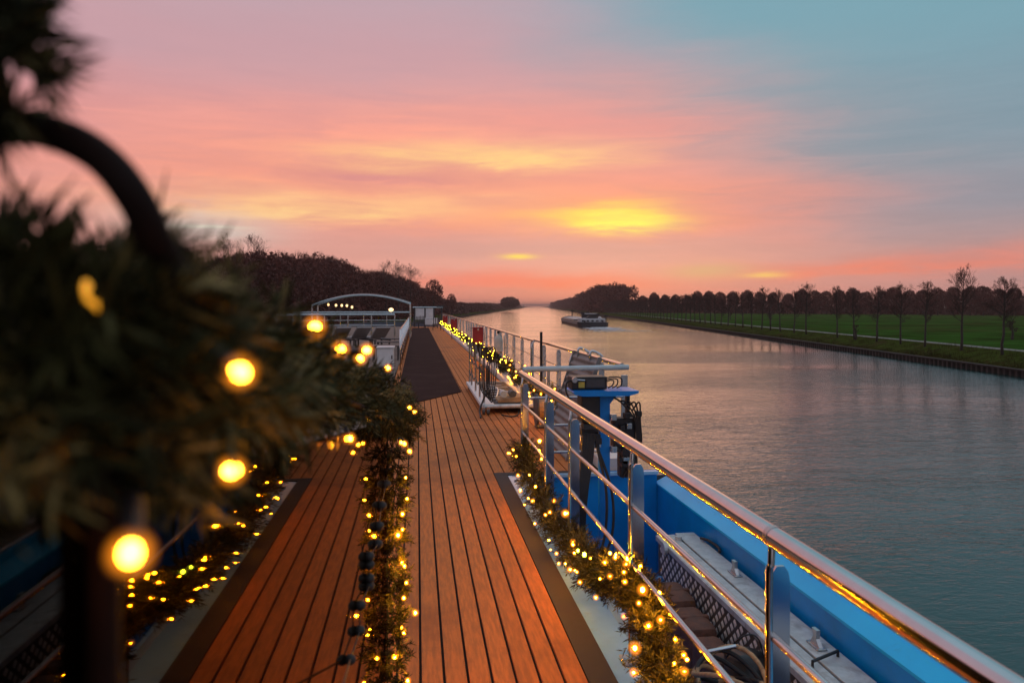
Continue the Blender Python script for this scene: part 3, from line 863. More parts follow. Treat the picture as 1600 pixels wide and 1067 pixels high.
# --- blue T-shaped stand
ts = thing('pedestal_stand', 'blue T-shaped steel stand rising from the recess', 'stand', (1.62, 6.35, -2.95))
MB().box(1.575, 1.67, 6.34, 6.40, -2.95, -0.772, 0.006).build('post', 'stand_blue', ts)
mb = MB(); mb.prism([(1.31, -0.735), (1.33, -0.755), (1.40, -0.770), (1.80, -0.770), (1.86, -0.755), (1.885, -0.745), (1.885, -0.728), (1.33, -0.722)], 'y', 6.20, 6.52); smooth_by_angle(mb.build('table_plate', 'stand_blue', ts), 30)
mb = MB(); mb.prism([(1.50, -0.772), (1.574, -0.772), (1.574, -0.86)], 'y', 6.36, 6.38); mb.build('gusset', 'stand_blue', ts)
mb = MB(); mb.prism([(1.671, -0.772), (1.745, -0.772), (1.671, -0.86)], 'y', 6.36, 6.38); mb.build('gusset', 'stand_blue', ts)
# --- black control unit on it
cu = thing('control_unit', 'black winch control unit with a yellow label on the blue stand', 'control unit', (1.5, 6.36, -0.72))
MB().box(1.315, 1.625, 6.27, 6.46, -0.719, -0.61, 0.008).build('housing', 'black', cu)
MB().box(1.372, 1.425, 6.262, 6.269, -0.702, -0.652, 0.001).build('label_plate', 'yellow_label', cu)
o = MB().tube([(1.335, 6.268, -0.632), (1.335, 6.235, -0.632)], 0.024, 14).build('knob', 'steel_worn', cu)
tube_obj('lever', [(1.345, 6.25, -0.63), (1.425, 6.25, -0.637)], 0.006, 'steel', cu, 8)
MB().box(1.44, 1.60, 6.262, 6.269, -0.70, -0.63, 0.002).build('cover_plate', 'dark_frame', cu)
for i in range(3):
    tube_obj('cable', spline([(1.62, 6.36, -0.63 - i * 0.02), (1.72 - i * 0.02, 6.36, -0.62 - i * 0.015), (1.78 - i * 0.035, 6.37, -0.64 - i * 0.01), (1.785 - i * 0.04, 6.40, -0.70), (1.75 - i * 0.04, 6.42, -0.722)], 5), 0.006, 'rubber', cu, 6)
tube_obj('cable', spline([(1.315, 6.3, -0.645), (1.275, 6.29, -0.66), (1.27, 6.29, -0.74), (1.32, 6.31, -0.82), (1.42, 6.33, -0.88)], 6), 0.008, 'rubber', cu, 7)
# --- winch hanging below the plate + cables
wn = thing('winch_motor', 'black hydraulic motor block hung under the blue stand plate', 'motor', (1.45, 6.3, -1.0))
MB().box(1.40, 1.565, 6.27, 6.45, -1.0, -0.775, 0.01).build('motor_block', 'black', wn)
mb = MB().tube([(1.42, 6.33, -1.06), (1.55, 6.33, -1.06)], 0.06, 14); mb.build('drum', 'rubber', wn)
mb = MB().ball((1.53, 6.25, -0.98), 0.014, 1); mb.build('button', 'red', wn)
q = random.Random(9)
for i in range(16):
    mb = MB(); cx, cz_ = q.uniform(1.42, 1.56), q.uniform(-1.22, -0.99); s_ = q.uniform(0.015, 0.035)
    mb.box(cx - s_, cx + s_, 6.27 + q.uniform(0, .05), 6.38, cz_ - s_, cz_ + s_, 0.004); mb.build('fitting', q.choice(['black', 'black', 'rubber', 'steel_worn']), wn)
wr = thing('hydraulic_block', 'black valve block with hoses right of the blue stand post', 'machine', (1.8, 6.4, -1.0))
mb = MB(); mb.box(1.70, 1.90, 6.33, 6.46, -1.24, -0.98, 0.01); mb.build('valve_block', 'black', wr)
mb = MB(); mb.box(1.76, 1.92, 6.34, 6.45, -1.50, -1.26, 0.01); mb.build('valve_block', 'black', wr)
mb = MB(); mb.box(1.83, 1.86, 6.38, 6.44, -1.0, -0.775, 0.004); mb.build('hanger', 'black', wr)
for i in range(18):
    mb = MB(); cx, cz_ = q.uniform(1.68, 1.93), q.uniform(-1.5, -0.93); s_ = q.uniform(0.01, 0.03)
    mb.box(cx - s_, cx + s_, 6.28, 6.36, cz_ - s_, cz_ + s_, 0.003); mb.build('fitting', q.choice(['black', 'rubber', 'steel_worn', 'black']), wr)
for i in range(5):
    x0 = 1.70 + 0.04 * i
    tube_obj('hose', spline([(x0, 6.33, -0.80 - 0.03 * i), (x0 + 0.06, 6.30, -0.84), (1.88 + 0.012 * i, 6.30, -1.0), (1.90 + 0.008 * i, 6.31, -1.25), (1.90 - 0.03 * i, 6.33, -1.5)], 6), 0.008, 'rubber', wr, 6)
hb = thing('hose_bundle', 'bundle of black hoses dropping from the motor into the recess', 'hose', (1.45, 6.3, -2.5))
for i in range(8):
    x0 = 1.43 + 0.013 * i
    tube_obj('hose', spline([(x0, 6.30, -1.05), (x0 - 0.03, 6.26, -1.3), (1.36 + 0.010 * i, 6.2, -1.6), (1.30 + 0.016 * i, 6.22, -2.0), (1.28 + 0.022 * i, 6.25, -2.94)], 5), 0.012, 'rubber', hb, 8)
for i in range(2):
    tube_obj('loose_hose', spline([(1.54, 6.3, -1.2), (1.6 + 0.05 * i, 6.2, -1.6), (1.56 + 0.06 * i, 6.15, -2.0), (1.40, 6.1, -2.2 - .05 * i), (1.30, 6.1, -1.95)], 6), 0.012, 'rubber', hb, 8)

# --- ribbed panel leaning on the outer rail
lp = thing('boarding_ramp', 'grey corrugated boarding ramp leaning against the outer railing', 'ramp', (1.8, 8.7, DECK))
top = Vector((1.985, 0, -0.575)); bot = Vector((1.62, 0, -1.69))
ax_ = (top - bot); L = ax_.length; dn = ax_.normalized(); nn = Vector((-dn.z, 0, dn.x))
M_ = Matrix(((nn.x, 0, dn.x, bot.x), (0, 1, 0, 0), (nn.z, 0, dn.z, bot.z), (0, 0, 0, 1)))
mb = MB(); prof = []
N_ = 88
for i in range(N_ + 1): prof.append((0.012 * math.sin(i / N_ * 2 * math.pi * 13), i / N_ * L))
vs = [M_ @ Vector((x_, y_, z_)) for y_ in (8.02, 9.30) for x_, z_ in prof] + [M_ @ Vector((x_ - 0.02, y_, z_)) for y_ in (8.02, 9.30) for x_, z_ in prof]
n = N_ + 1
fs = [(i, i + 1, n + i + 1, n + i) for i in range(N_)] + [(2 * n + i, 3 * n + i, 3 * n + i + 1, 2 * n + i + 1) for i in range(N_)] + [(i, 2 * n + i, 2 * n + i + 1, i + 1) for i in range(N_)] + [(n + i, n + i + 1, 3 * n + i + 1, 3 * n + i) for i in range(N_)]
mb.add(vs, fs); smooth_by_angle(mb.build('corrugated_panel', 'ramp_grey', lp), 60)
for y_ in (8.0, 9.3):
    MB().box(-0.028, 0.018, y_ - 0.012, y_ + 0.012, 0, L + 0.01, 0.003, M_).build('side_rail', 'ramp_grey', lp)
for y_ in (8.35, 9.0):
    pts = [M_ @ Vector(v_) for v_ in ((0.0, y_, L - 0.06), (0.03, y_, L + 0.03), (0.0, y_, L + 0.06))] + [(OX + 0.04, y_, OZ + 0.03), (OX + 0.045, y_, OZ - 0.02)]
    tube_obj('hook', spline(pts, 4), 0.014, 'steel', lp, 8)

# --- wheeled access platform with rope stanchions on the fore deck
tp = thing('gangway_platform', 'low dark-floored gangway platform on castors standing on the deck', 'platform', (1.4, 13, DECK))
MB().box(1.22, 1.78, 11.75, 15.3, -1.60, -1.565, 0.004).build('deck_plate', 'strip', tp)
MB().box(1.00, 1.215, 11.75, 15.35, -1.61, -1.555, 0.008).build('side_board', 'white_paint', tp)
MB().box(1.785, 1.88, 11.75, 15.35, -1.61, -1.555, 0.008).build('side_board', 'aluminium', tp)
for i in range(9):
    MB().box(1.27, 1.73 - 0.08 * (i % 3), 12.1 + i * 0.36, 12.125 + i * 0.36, -1.563, -1.557).build('tread_bar', 'white_paint', tp)
tube_obj('front_bar', [(1.05, 11.70, -1.585), (1.88, 11.70, -1.585)], 0.035, 'aluminium', tp, 10)
MB().box(1.02, 1.88, 15.30, 15.36, -1.62, -1.56, 0.006).build('rear_bar', 'aluminium', tp)
for (x_, y_) in ((1.03, 11.62), (1.10, 11.60), (1.84, 11.7), (1.05, 15.2), (1.8, 15.2)):
    mb = MB().tube([(x_ - 0.018, y_, -1.648), (x_ + 0.018, y_, -1.648)], 0.05, 14); mb.build('castor', 'aluminium_dark', tp)
    mb = MB().box(x_ - 0.026, x_ + 0.026, y_ - 0.03, y_ + 0.03, -1.63, -1.575, 0.004); mb.build('castor_fork', 'steel_worn', tp)
st_y = [11.9, 12.7, 13.6, 14.6, 15.2]
for y_ in st_y:
    tube_obj('stanchion', [(1.06, y_, -1.553), (1.06, y_, -0.70)], 0.016, 'steel', tp, 8)
for z in (-0.72, -1.02, -1.30):
    pts = []
    for i in range(len(st_y) - 1):
        pts += [(1.06, st_y[i], z), (1.06, (st_y[i] + st_y[i + 1]) / 2, z - 0.09)]
    pts.append((1.06, st_y[-1], z))
    tube_obj('rope', spline(pts, 4), 0.009, 'rubber', tp, 6)
# hose hung over the stanchion
hs = thing('looped_hose', 'black hose looped over the platform stanchion down to the deck', 'hose', (1.06, 11.9, DECK))
for i in range(5):
    dx = 0.034 * (i - 2.0)
    tube_obj('hose_loop', spline([(1.06 + dx, 11.86, -0.80 - 0.02 * i), (1.06 + dx * 1.3, 11.83, -0.69), (1.10 + dx * 1.6, 11.82, -0.66), (1.17 + dx, 11.82, -0.74), (1.18 + dx, 11.83, -1.1), (1.14 + dx * 0.6, 11.84, -1.42 - 0.03 * i), (1.07 + dx, 11.85, -1.3), (1.06 + dx, 11.86, -0.95)], 6), 0.009, 'rubber', hs, 8)
tube_obj('hose_tail', spline([(1.12, 11.84, -1.3), (1.06, 11.8, -1.45), (0.98, 11.7, -1.62), (0.96, 11.4, -1.68), (0.95, 11.2, -1.683)], 6), 0.014, 'rubber', hs, 8)
# wooden chock with two rollers
ck = thing('wooden_chock', 'pale wooden chock with two rollers lying on the dark platform', 'chock', (1.45, 12.2, -1.565))
mb = MB(); mb.prism([(1.30, -1.562), (1.74, -1.562), (1.74, -1.47), (1.42, -1.50), (1.30, -1.53)], 'y', 12.0, 12.5); mb.build('block', 'wood_raw', ck)
for x_ in (1.40, 1.55):
    MB().tube([(x_, 12.05, -1.44), (x_, 12.3, -1.44)], 0.055, 14).build('roller', 'aluminium_dark' if x_ > 1.5 else 'aluminium', ck, smooth=False)
# curved cable on the platform
o = tube_obj('loose_cable', spline([(1.30, 12.4, -1.55), (1.42, 13.2, -1.55), (1.50, 14.0, -1.55), (1.42, 14.4, -1.55), (1.36, 14.7, -1.55)], 6), 0.012, 'white_paint', None, 6)
tag(o, 'pale cable curling over the dark platform floor', 'cable')
o = tube_obj('loose_cable', spline([(1.32, 14.0, -1.55), (1.5, 13.8, -1.55), (1.64, 13.2, -1.55), (1.76, 12.6, -1.55)], 6), 0.010, 'white_paint', None, 6)
tag(o, 'straight pale cable running to the right edge of the dark platform', 'cable')
o = tube_obj('loose_cable', spline([(1.3, 11.5, -1.689), (1.42, 11.3, -1.689), (1.55, 11.45, -1.689), (1.6, 11.75, -1.66)], 6), 0.010, 'rubber', None, 6)
tag(o, 'dark cable lying on the deck boards before the platform', 'cable')

# --- coiled rope / lamp brackets behind the platform, red lockers, cream fender along the outer rail
for (y_, lab) in ((23.0, 'largest and nearest red locker hung on the outer railing'), (38.0, 'middle small red locker on the outer railing'), (50.0, 'farthest red locker on the outer railing near the gate')):
    lk = thing('red_locker', lab, 'locker', (1.93, y_, -1.0), 'red lockers along the railing')
    MB().box(1.70, 2.02, y_ - 0.12, y_ + 0.12, -1.12, -0.70, 0.02).build('box', 'red', lk)
    MB().box(1.69, 2.03, y_ - 0.135, y_ + 0.125, -0.695, -0.655, 0.012).build('lid', 'red', lk)
    MB().box(1.84, 1.88, y_ - 0.15, y_ - 0.137, -0.75, -0.69, 0.003).build('latch', 'steel_worn', lk)
    for dx in (1.74, 1.98): MB().box(dx - 0.015, dx + 0.015, y_ - 0.1, y_ - 0.07, -1.70, -1.122).build('leg', 'dark_frame', lk)
fd = thing('buoy_light', 'cream rounded rescue light hung on the outer railing', 'rescue light', (1.99, 18.3, -1.1))
mb = MB().tube([(1.99, 18.3, -1.15), (1.99, 18.3, -1.12), (1.99, 18.3, -0.85), (1.99, 18.3, -0.78), (1.99, 18.3, -0.72), (1.99, 18.3, -0.68)], [0.06, 0.11, 0.11, 0.09, 0.03, 0.025], 16); smooth_by_angle(mb.build('body', 'cream', fd), 50)
MB().tube([(1.99, 18.3, -0.68), (1.99, 18.3, -0.62)], 0.035, 10).build('cap', 'black', fd)
o = tube_obj('flag_pole', [(1.99, 11.9, -1.58), (1.99, 11.9, -0.42)], 0.022, 'black', None, 10)
tag(o, 'black upright pole clamped to the outer railing', 'pole')
rr_ = thing('rope_reel', 'small reel of pale rope on the deck beyond the railing corner', 'reel', (1.75, 9.9, DECK))
MB().tube([(1.66, 10.3, -1.45), (1.84, 10.3, -1.45)], 0.15, 18).build('drum', 'wood_raw', rr_)
for x_ in (1.655, 1.845): MB().tube([(x_ - .012, 10.3, -1.45), (x_ + .012, 10.3, -1.45)], 0.22, 20).build('flange', 'dark_frame', rr_)
MB().box(1.64, 1.86, 10.2, 10.4, -1.698, -1.672, 0.004).build('foot', 'dark_frame', rr_)

# ================================================================== SUN DECK TO PORT
# arched canopy frame
ar = thing('arched_canopy', 'folded arched canopy frame spanning the sun deck', 'canopy', (-2.8, 40, DECK))
for j, (y_, dz) in enumerate(((39.2, 0.0), (40.0, 0.05), (41.4, 0.02))):
    pts = []
    for i in range(25):
        s_ = i / 24; x_ = -5.35 + 5.0 * s_
        pts.append((x_, y_, 0.02 + dz + 0.50 * (1 - (2 * s_ - 1) ** 2) + 0.07 * s_))
    tube_obj('bow', pts, 0.045 if j < 2 else 0.03, 'pipe', ar, 8)
mb = MB(); vs = []
for y_, dz in ((39.25, 0.02), (40.0, 0.075)):
    for i in range(25):
        s_ = i / 24; x_ = -5.3 + 4.9 * s_; vs.append((x_, y_, 0.05 + dz + 0.50 * (1 - (2 * s_ - 1) ** 2) + 0.07 * s_))
vs += [(a, b_, c_ - 0.02) for a, b_, c_ in vs]
mb.add(vs, [(i, i + 1, 25 + i + 1, 25 + i) for i in range(24)] + [(50 + i, 75 + i, 75 + i + 1, 50 + i + 1) for i in range(24)] + [(i, 50 + i, 50 + i + 1, i + 1) for i in range(24)])
mb.build('cover', 'dark_frame', ar)
for (x_, y_) in ((-0.36, 39.2), (-0.36, 40.0), (-0.36, 41.4), (-5.35, 39.2), (-5.35, 41.4)):
    tube_obj('post', [(x_, y_, DECK), (x_, y_, 0.08 if x_ > -1 else 0.03)], 0.05, 'steel', ar, 8)
# string lights below the canopy
sl = thing('string_light', 'row of five warm bulbs on a wire under the arched canopy', 'string light', (-4, 39.0, 0))
ws_ = [P(513, 476, 38.8), P(525, 477, 38.8), P(534, 477.3, 38.8), P(542, 477.6, 38.8), P(550, 480, 38.8)]
for p in ws_: add_bulb(sl, p, 0.06, 'lamp_white', None, False, 2)
tube_obj('wire', spline([P(500, 476, 38.8)] + [p + Vector((0, 0, 0.08)) for p in ws_] + [P(565, 474, 38.9), P(580, 470, 39.15)], 4), 0.01, 'black', sl, 5)
dl = thing('dome_lamp', 'white dome lamp on the far cross rail beside the walkway', 'lamp', (0, 44, -0.3))
p = P(611, 484, 44)
o = MB().ball(p, 0.15, 2, (1, 1, 0.75)).build('dome', 'lamp_white', dl, smooth=True)
MB().tube([p - Vector((0, 0, 0.14)), p - Vector((0, 0, 0.35))], 0.05, 10).build('neck', 'steel_worn', dl)
# two cross rails
for (D, x0, x1, z, lab) in ((34.0, 432, 616, -0.40, 'nearer pale pipe railing crossing the sun deck'), (46.0, 458, 640, -0.40, 'farther pale pipe railing crossing the sun deck under the arch')):
    a_, b_ = P(x0, 478, D), P(x1, 478, D); b_.y = a_.y
    crr = thing('sun_deck_railing', lab, 'railing', (a_.x, a_.y, DECK), 'railings across the sun deck')
    tube_obj('handrail', [(a_.x, a_.y, z), (b_.x, a_.y, z)], 0.05, 'pipe', crr, 8)
    tube_obj('intermediate_rail', [(a_.x, a_.y, z - 0.5), (b_.x, a_.y, z - 0.5)], 0.018, 'steel', crr, 6)
    for i in range(6):
        x_ = b_.x + (a_.x - b_.x) * i / 5
        tube_obj('post', [(x_, a_.y, DECK), (x_, a_.y, z)], 0.035, 'steel', crr, 8)


# sun loungers
def lounger(loc, rz, lab):
    r = bpy.data.objects.new('sun_lounger', None); C.objects.link(r); r.location = loc; r.rotation_euler.z = rz
    tag(r, lab, 'sun lounger', 'sun loungers on the sun deck')
    for nm, me in LM:
        o = bpy.data.objects.new(nm, me); C.objects.link(o); o.parent = r
    return r


LM = []
for nm, ma, fn in (
    ('bed', 'fabric', lambda m_: m_.box(-0.32, 0.32, 0.55, 1.9, 0.34, 0.42, 0.02)),
    ('backrest', 'fabric', lambda m_: m_.box(-0.32, 0.32, -0.72, 0.0, -0.04, 0.04, 0.02, Matrix.Translation((0, 0.56, 0.40)) @ Matrix.Rotation(math.radians(-38), 4, 'X'))),
    ('frame', 'dark_frame', lambda m_: m_.box(-0.34, -0.30, 0.0, 1.92, 0.29, 0.335).box(0.30, 0.34, 0.0, 1.92, 0.29, 0.335)),
    ('leg', 'dark_frame', lambda m_: m_.box(-0.34, -0.29, 0.1, 0.15, 0, 0.289)),
    ('leg', 'dark_frame', lambda m_: m_.box(0.29, 0.34, 0.1, 0.15, 0, 0.289)),
    ('leg', 'dark_frame', lambda m_: m_.box(-0.34, -0.29, 1.75, 1.80, 0, 0.289)),
    ('leg', 'dark_frame', lambda m_: m_.box(0.29, 0.34, 1.75, 1.80, 0, 0.289))):
    m_ = MB(); fn(m_); me = m_.mesh(nm); me.materials.append(MAT[ma]); LM.append((nm, me))
ords = ['first', 'second', 'third', 'fourth', 'fifth', 'sixth', 'seventh']
for i in range(7):
    lounger((-1.35 - 0.78 * i, 30.5 + 0.25 * (i % 2), DECK), math.radians(28), f'{ords[i]} reclined grey sun lounger from the carpet in the row')
# white cabinet by the rail
cb = thing('deck_cabinet', 'plain pale deck cabinet beside the walkway railing', 'cabinet', (-0.8, 20, DECK))
MB().box(-1.05, -0.62, 19.9, 20.5, -1.68, -1.12, 0.015).build('body', 'white_paint', cb)
MB().box(-1.07, -0.60, 19.88, 20.52, -1.115, -1.08, 0.01).build('lid', 'white_paint', cb)
MB().box(-0.68, -0.65, 19.885, 19.897, -1.4, -1.3).build('handle', 'dark_frame', cb)
# stacked slatted tables beside the rail
for i in range(3):
    y_ = 23.5 + i * 2.6
    tb = thing('side_table', f'{["nearest", "middle", "farthest"][i]} low slatted table beside the walkway railing', 'table', (-0.95, y_, DECK), 'slatted tables on the sun deck')
    for k in range(6): MB().box(-1.4, -0.55, y_ + k * 0.13, y_ + k * 0.13 + 0.10, -1.27, -1.24, 0.004).build('slat', 'dark_frame', tb)
    for (dx, dy) in ((-1.36, 0.05), (-0.6, 0.05), (-1.36, 0.68), (-0.6, 0.68)): MB().box(dx - 0.02, dx + 0.02, y_ + dy - 0.02, y_ + dy + 0.02, DECK, -1.272).build('leg', 'dark_frame', tb)
# gate frame, bench and tables at the end of the walkway
gt = thing('end_gate', 'white gate frame with a dark wreath at the end of the walkway', 'gate', (0.4, 60, DECK))
for px_ in (648, 664, 678, 690):
    p = P(px_, 478, 60); tube_obj('post', [(p.x, 60, DECK), (p.x, 60, -0.12)], 0.06, 'dark_frame', gt, 8)
tube_obj('top_rail', [(P(645, 478, 60).x, 60, -0.12), (P(692, 478, 60).x, 60, -0.12)], 0.06, 'pipe', gt, 8)
a_, b_ = P(682, 478, 60).x, P(692, 478, 60).x
MB().box(a_, b_ + 0.05, 59.95, 60.4, -0.16, 0.02, 0.02).build('box_end', 'dark_frame', gt)
for (u0, u1) in ((648.8, 663), (665, 677)):
    MB().box(P(u0, 478, 60).x, P(u1, 478, 60).x, 60.01, 60.03, -1.1, -0.2).build('panel', 'white_paint', gt)
wt = MB(); cpt = P(658, 484, 59.8)
for i in range(20):
    a = i / 19 * 2 * math.pi
    wt.ball(cpt + Vector((0.17 * math.cos(a), 0, 0.17 * math.sin(a) - 0.05)), 0.07 + 0.02 * rng.random(), 1)
tag(wt.build('wreath', 'needle'), 'small dark round wreath hung on the end gate', 'wreath')
bn = thing('white_bench', 'pale box bench at the far end of the deck', 'bench', (1.0, 57.5, DECK))
MB().box(P(664, 478, 57.5).x, P(684, 478, 57.5).x, 57.4, 57.9, -1.45, -0.98, 0.02).build('seat_box', 'white_paint', bn)
MB().box(P(664, 478, 57.5).x - 0.02, P(684, 478, 57.5).x + 0.02, 57.38, 57.92, -0.975, -0.93, 0.01).build('seat', 'white_paint', bn)
for dx in (664.6, 683.4): MB().box(P(dx, 478, 57.5).x - 0.03, P(dx, 478, 57.5).x + 0.03, 57.45, 57.85, DECK, -1.452).build('leg', 'dark_frame', bn)
for i, (px0, px1, D) in enumerate(((645, 654, 56.5), (654, 663, 58.5), (676, 689, 52))):
    x0, x1 = P(px0, 478, D).x, P(px1, 478, D).x
    ch = thing('deck_chair', ['dark slatted deck chair left of the far bench', 'dark slatted deck chair beneath the wreath', 'dark slatted deck chair right of the far bench by the railing'][i], 'chair', ((x0 + x1) / 2, D, DECK), 'dark chairs at the walkway end')
    MB().box(x0, x1, D, D + 0.45, -1.30, -1.25).build('seat', 'dark_frame', ch)
    for k in range(4):
        s_ = x0 + (x1 - x0) * (k + 0.5) / 4
        MB().box(s_ - 0.03, s_ + 0.03, D + 0.42, D + 0.45, -1.248, -0.80).build('back_slat', 'dark_frame', ch)
    for (sx, sy) in ((x0 + 0.02, D + 0.03), (x1 - 0.02, D + 0.03), (x0 + 0.02, D + 0.42), (x1 - 0.02, D + 0.42)):
        MB().box(sx - 0.02, sx + 0.02, sy - 0.02, sy + 0.02, DECK + 0.015, -1.302).build('leg', 'dark_frame', ch)


# ================================================================== BARGE
def barge():
    stern = K(19.0, 246, WATER); bow = K(15.2, 327, WATER)
    ax = (bow - stern); ax.z = 0; L = ax.length; ang = math.atan2(-ax.x, ax.y)
    r = bpy.data.objects.new('cargo_barge', None); C.objects.link(r); r.location = stern; r.rotation_euler.z = ang
    tag(r, 'dark cargo barge with white wheelhouse sailing away on the canal', 'barge')
    def b(name, mb, ma):
        me = mb.mesh(name); me.materials.append(MAT[ma]); o = bpy.data.objects.new(name, me); C.objects.link(o); o.parent = r; return o
    hw = 5.2
    outl = [(-hw * 0.8, 0), (-hw, 3), (-hw, L - 10), (-hw * 0.75, L - 4), (-hw * 0.25, L), (hw * 0.25, L), (hw * 0.75, L - 4), (hw, L - 10), (hw, 3), (hw * 0.8, 0)]
    n = len(outl); mb = MB()
    sheer = lambda y: 1.3 + (1.1 if y < 6 else 0) * 0.3 + max(0, (y - (L - 14)) / 14) * 1.3
    vs = [(x * 0.93, y, -0.6) for x, y in outl] + [(x, y, sheer(y)) for x, y in outl]
    mb.add(vs, [(i, (i + 1) % n, n + (i + 1) % n, n + i) for i in range(n)] + [tuple(range(n, 2 * n))]); b('hull', mb, 'barge_hull')
    b('rubbing_band', MB().box(-hw - 0.05, -hw + 0.02, 4, L - 10, 1.0, 1.25), 'barge_white')
    b('rubbing_band', MB().box(hw - 0.02, hw + 0.05, 4, L - 10, 1.0, 1.25), 'barge_white')
    b('hold_coaming', MB().box(-hw + 0.8, hw - 0.8, 22, L - 10, 1.3, 2.1, 0.1), 'barge_hull')
    for i in range(9):
        y0 = 22.2 + i * (L - 33) / 9
        mb = MB(); mb.prism([(-hw + 0.9, 2.11), (hw - 0.9, 2.11), (hw - 0.9, 2.2), (0, 2.55), (-hw + 0.9, 2.2)], 'y', y0, y0 + (L - 33) / 9 - 0.3); b('hatch_cover', mb, 'barge_hatch')
    b('deckhouse', MB().box(-4.2, 4.2, 4, 12, 1.3, 2.8, 0.1), 'barge_white')
    for i in range(5): b('porthole', MB().box(-3.6 + i * 1.6, -2.8 + i * 1.6, 3.93, 3.995, 1.75, 2.25), 'black')
    b('wheelhouse', MB().box(-2.0, 2.0, 12.2, 15.4, 1.3, 3.2, 0.1), 'barge_white')
    b('wheelhouse_window', MB().box(-2.6, 2.4, 11.9, 15.45, 2.9, 4.2), 'black')
    b('wheelhouse_roof', MB().box(-2.8, 2.6, 11.7, 15.8, 4.21, 4.4, 0.03), 'barge_white')
    mb = MB(); mb.prism([(-1.9, 2.65), (1.9, 2.65), (1.9, 3.2), (1.1, 3.25), (0.7, 3.75), (-1.0, 3.75), (-1.6, 3.25), (-1.9, 3.15)], 'y', 5.2, 6.9); b('car', mb, 'black')
    b('stern_bollard', MB().box(-3.2, -2.7, 0.8, 1.3, 1.6, 2.2).box(2.7, 3.2, 0.8, 1.3, 1.6, 2.2), 'black')
    for (x, y, h_) in ((-2.6, 11, 4.9), (0.6, 24, 4.9), (2.4, 10, 4.4), (0.0, L - 5, 5.2), (4.3, 2.5, 4.0)):
        mb = MB().tube([(x, y, 1.4), (x, y, h_)], 0.2, 6); mb.box(x - 0.65, x + 0.65, y - 0.1, y + 0.1, h_ - 0.7, h_ - 0.1); b('mast', mb, 'black')
    b('lifeboat', MB().ball((3.0, 8.5, 3.0), 0.7, 2, (0.8, 2.4, 0.6)), 'barge_white')
    b('stern_rail', MB().tube([(-4, 0.4, 2.5), (4, 0.4, 2.5)], 0.05, 6), 'barge_white')
    for i in range(7): b('rail_post', MB().tube([(-4 + i * 1.33, 0.4, 1.5), (-4 + i * 1.33, 0.4, 2.5)], 0.04, 5), 'barge_white')
    # foam astern
    q = random.Random(4); mb = MB()
    for i in range(620):
        s = q.random(); y = -1 - s * 46; x = q.gauss(1.0, 2.0 + s * 3.2); a = q.uniform(0.15, 0.9) * (1 - 0.6 * s)
        vs = []
        for k in range(6):
            th = k / 6 * 6.283
            vs.append((x + math.cos(th) * a * q.uniform(1.0, 2.4), y + math.sin(th) * a * q.uniform(0.6, 1.4), 0))
        mb.add([stern + Matrix.Rotation(ang, 3, 'Z') @ Vector(v_) + Vector((0, 0, 0.05 + 0.004 * (i % 9))) for v_ in vs], [tuple(range(6))])
    o = mb.build('wake_foam', 'foam', None, raw=True); stuff(o); o['label'] = 'pale churned foam trailing behind the cargo barge'; o['category'] = 'wake'


barge()


# ================================================================== TREES
def limb(mb, p, d, L, r0, depth, q, twigs, up=0.25, nb=(3, 5), spread=0.75, keep=1.0):
    """recursive bare branching"""
    segs = 3 if depth > 1 else 2
    pts = [p]; dd = d.copy()
    for i in range(segs):
        dd = (dd + Vector((q.gauss(0, 0.10), q.gauss(0, 0.10), q.gauss(0, 0.06) + up * 0.12))).normalized()
        pts.append(pts[-1] + dd * (L / segs))
    rs = [r0 * (1 - 0.6 * i / segs) for i in range(segs + 1)]
    if depth >= 2: mb.tube(pts, rs, 5 if depth > 2 else 4, False)
    else: twigs.tube(pts, [max(x, 0.008) for x in rs], 3, False)
    if depth == 0: return
    for k in range(q.randint(*nb)):
        s = q.uniform(0.3, 1.0); i = min(int(s * segs), segs - 1)
        o = pts[i].lerp(pts[i + 1], s * segs - i)
        e = Vector((q.gauss(0, 1), q.gauss(0, 1), q.gauss(0, 1))); e = (e - dd * e.dot(dd)).normalized()
        nd = (dd * q.uniform(0.5, 1.0) + e * spread + Vector((0, 0, up))).normalized()
        limb(mb, o, nd, L * q.uniform(0.5, 0.72), r0 * 0.45, depth - 1, q, twigs, up, nb, spread)


def bare_tree(seed, H, trunk_h, width, dense=1.0):
    q = random.Random(seed); mb = MB(); tw = MB()
    lean = Vector((q.gauss(0, 0.02), q.gauss(0, 0.02), 1))
    pts = [Vector((0, 0, -0.3))]
    for i in range(7): pts.append(Vector((lean.x * i * H / 7 + q.gauss(0, 0.05), lean.y * i * H / 7 + q.gauss(0, 0.05), (i + 1) * H * 0.95 / 7)))
    mb.tube(pts, [0.20, 0.17, 0.15, 0.13, 0.10, 0.07, 0.045, 0.02], 8)
    nb = int(26 * dense)
    for k in range(nb):
        h = trunk_h + (H * 0.95 - trunk_h) * (k + q.random()) / nb
        s = (h - trunk_h) / (H - trunk_h)
        i = min(int((h) / (H * 0.95) * 7), 6)
        p = pts[i].lerp(pts[i + 1], 0.5); p.z = h
        a = q.uniform(0, 6.283)
        wv = width * (0.55 + 0.45 * math.sin(math.pi * min(1, s * 1.15))) * (1 - 0.45 * s)
        d = Vector((math.cos(a), math.sin(a), 0.55 + 0.9 * s)).normalized()
        limb(mb, p, d, wv * q.uniform(0.55, 0.8), 0.055 * (1 - 0.5 * s), 3, q, tw, 0.28, (3, 5))
    a = mb.mesh('trunk', True); a.materials.append(MAT['bark'])
    b = tw.mesh('crown', False) if False else None
    me = bpy.data.meshes.new('crown'); me.from_pydata(tw.v, [], tw.f); me.update(); me.materials.append(MAT['twigs'])
    return [('trunk', a), ('crown', me)]


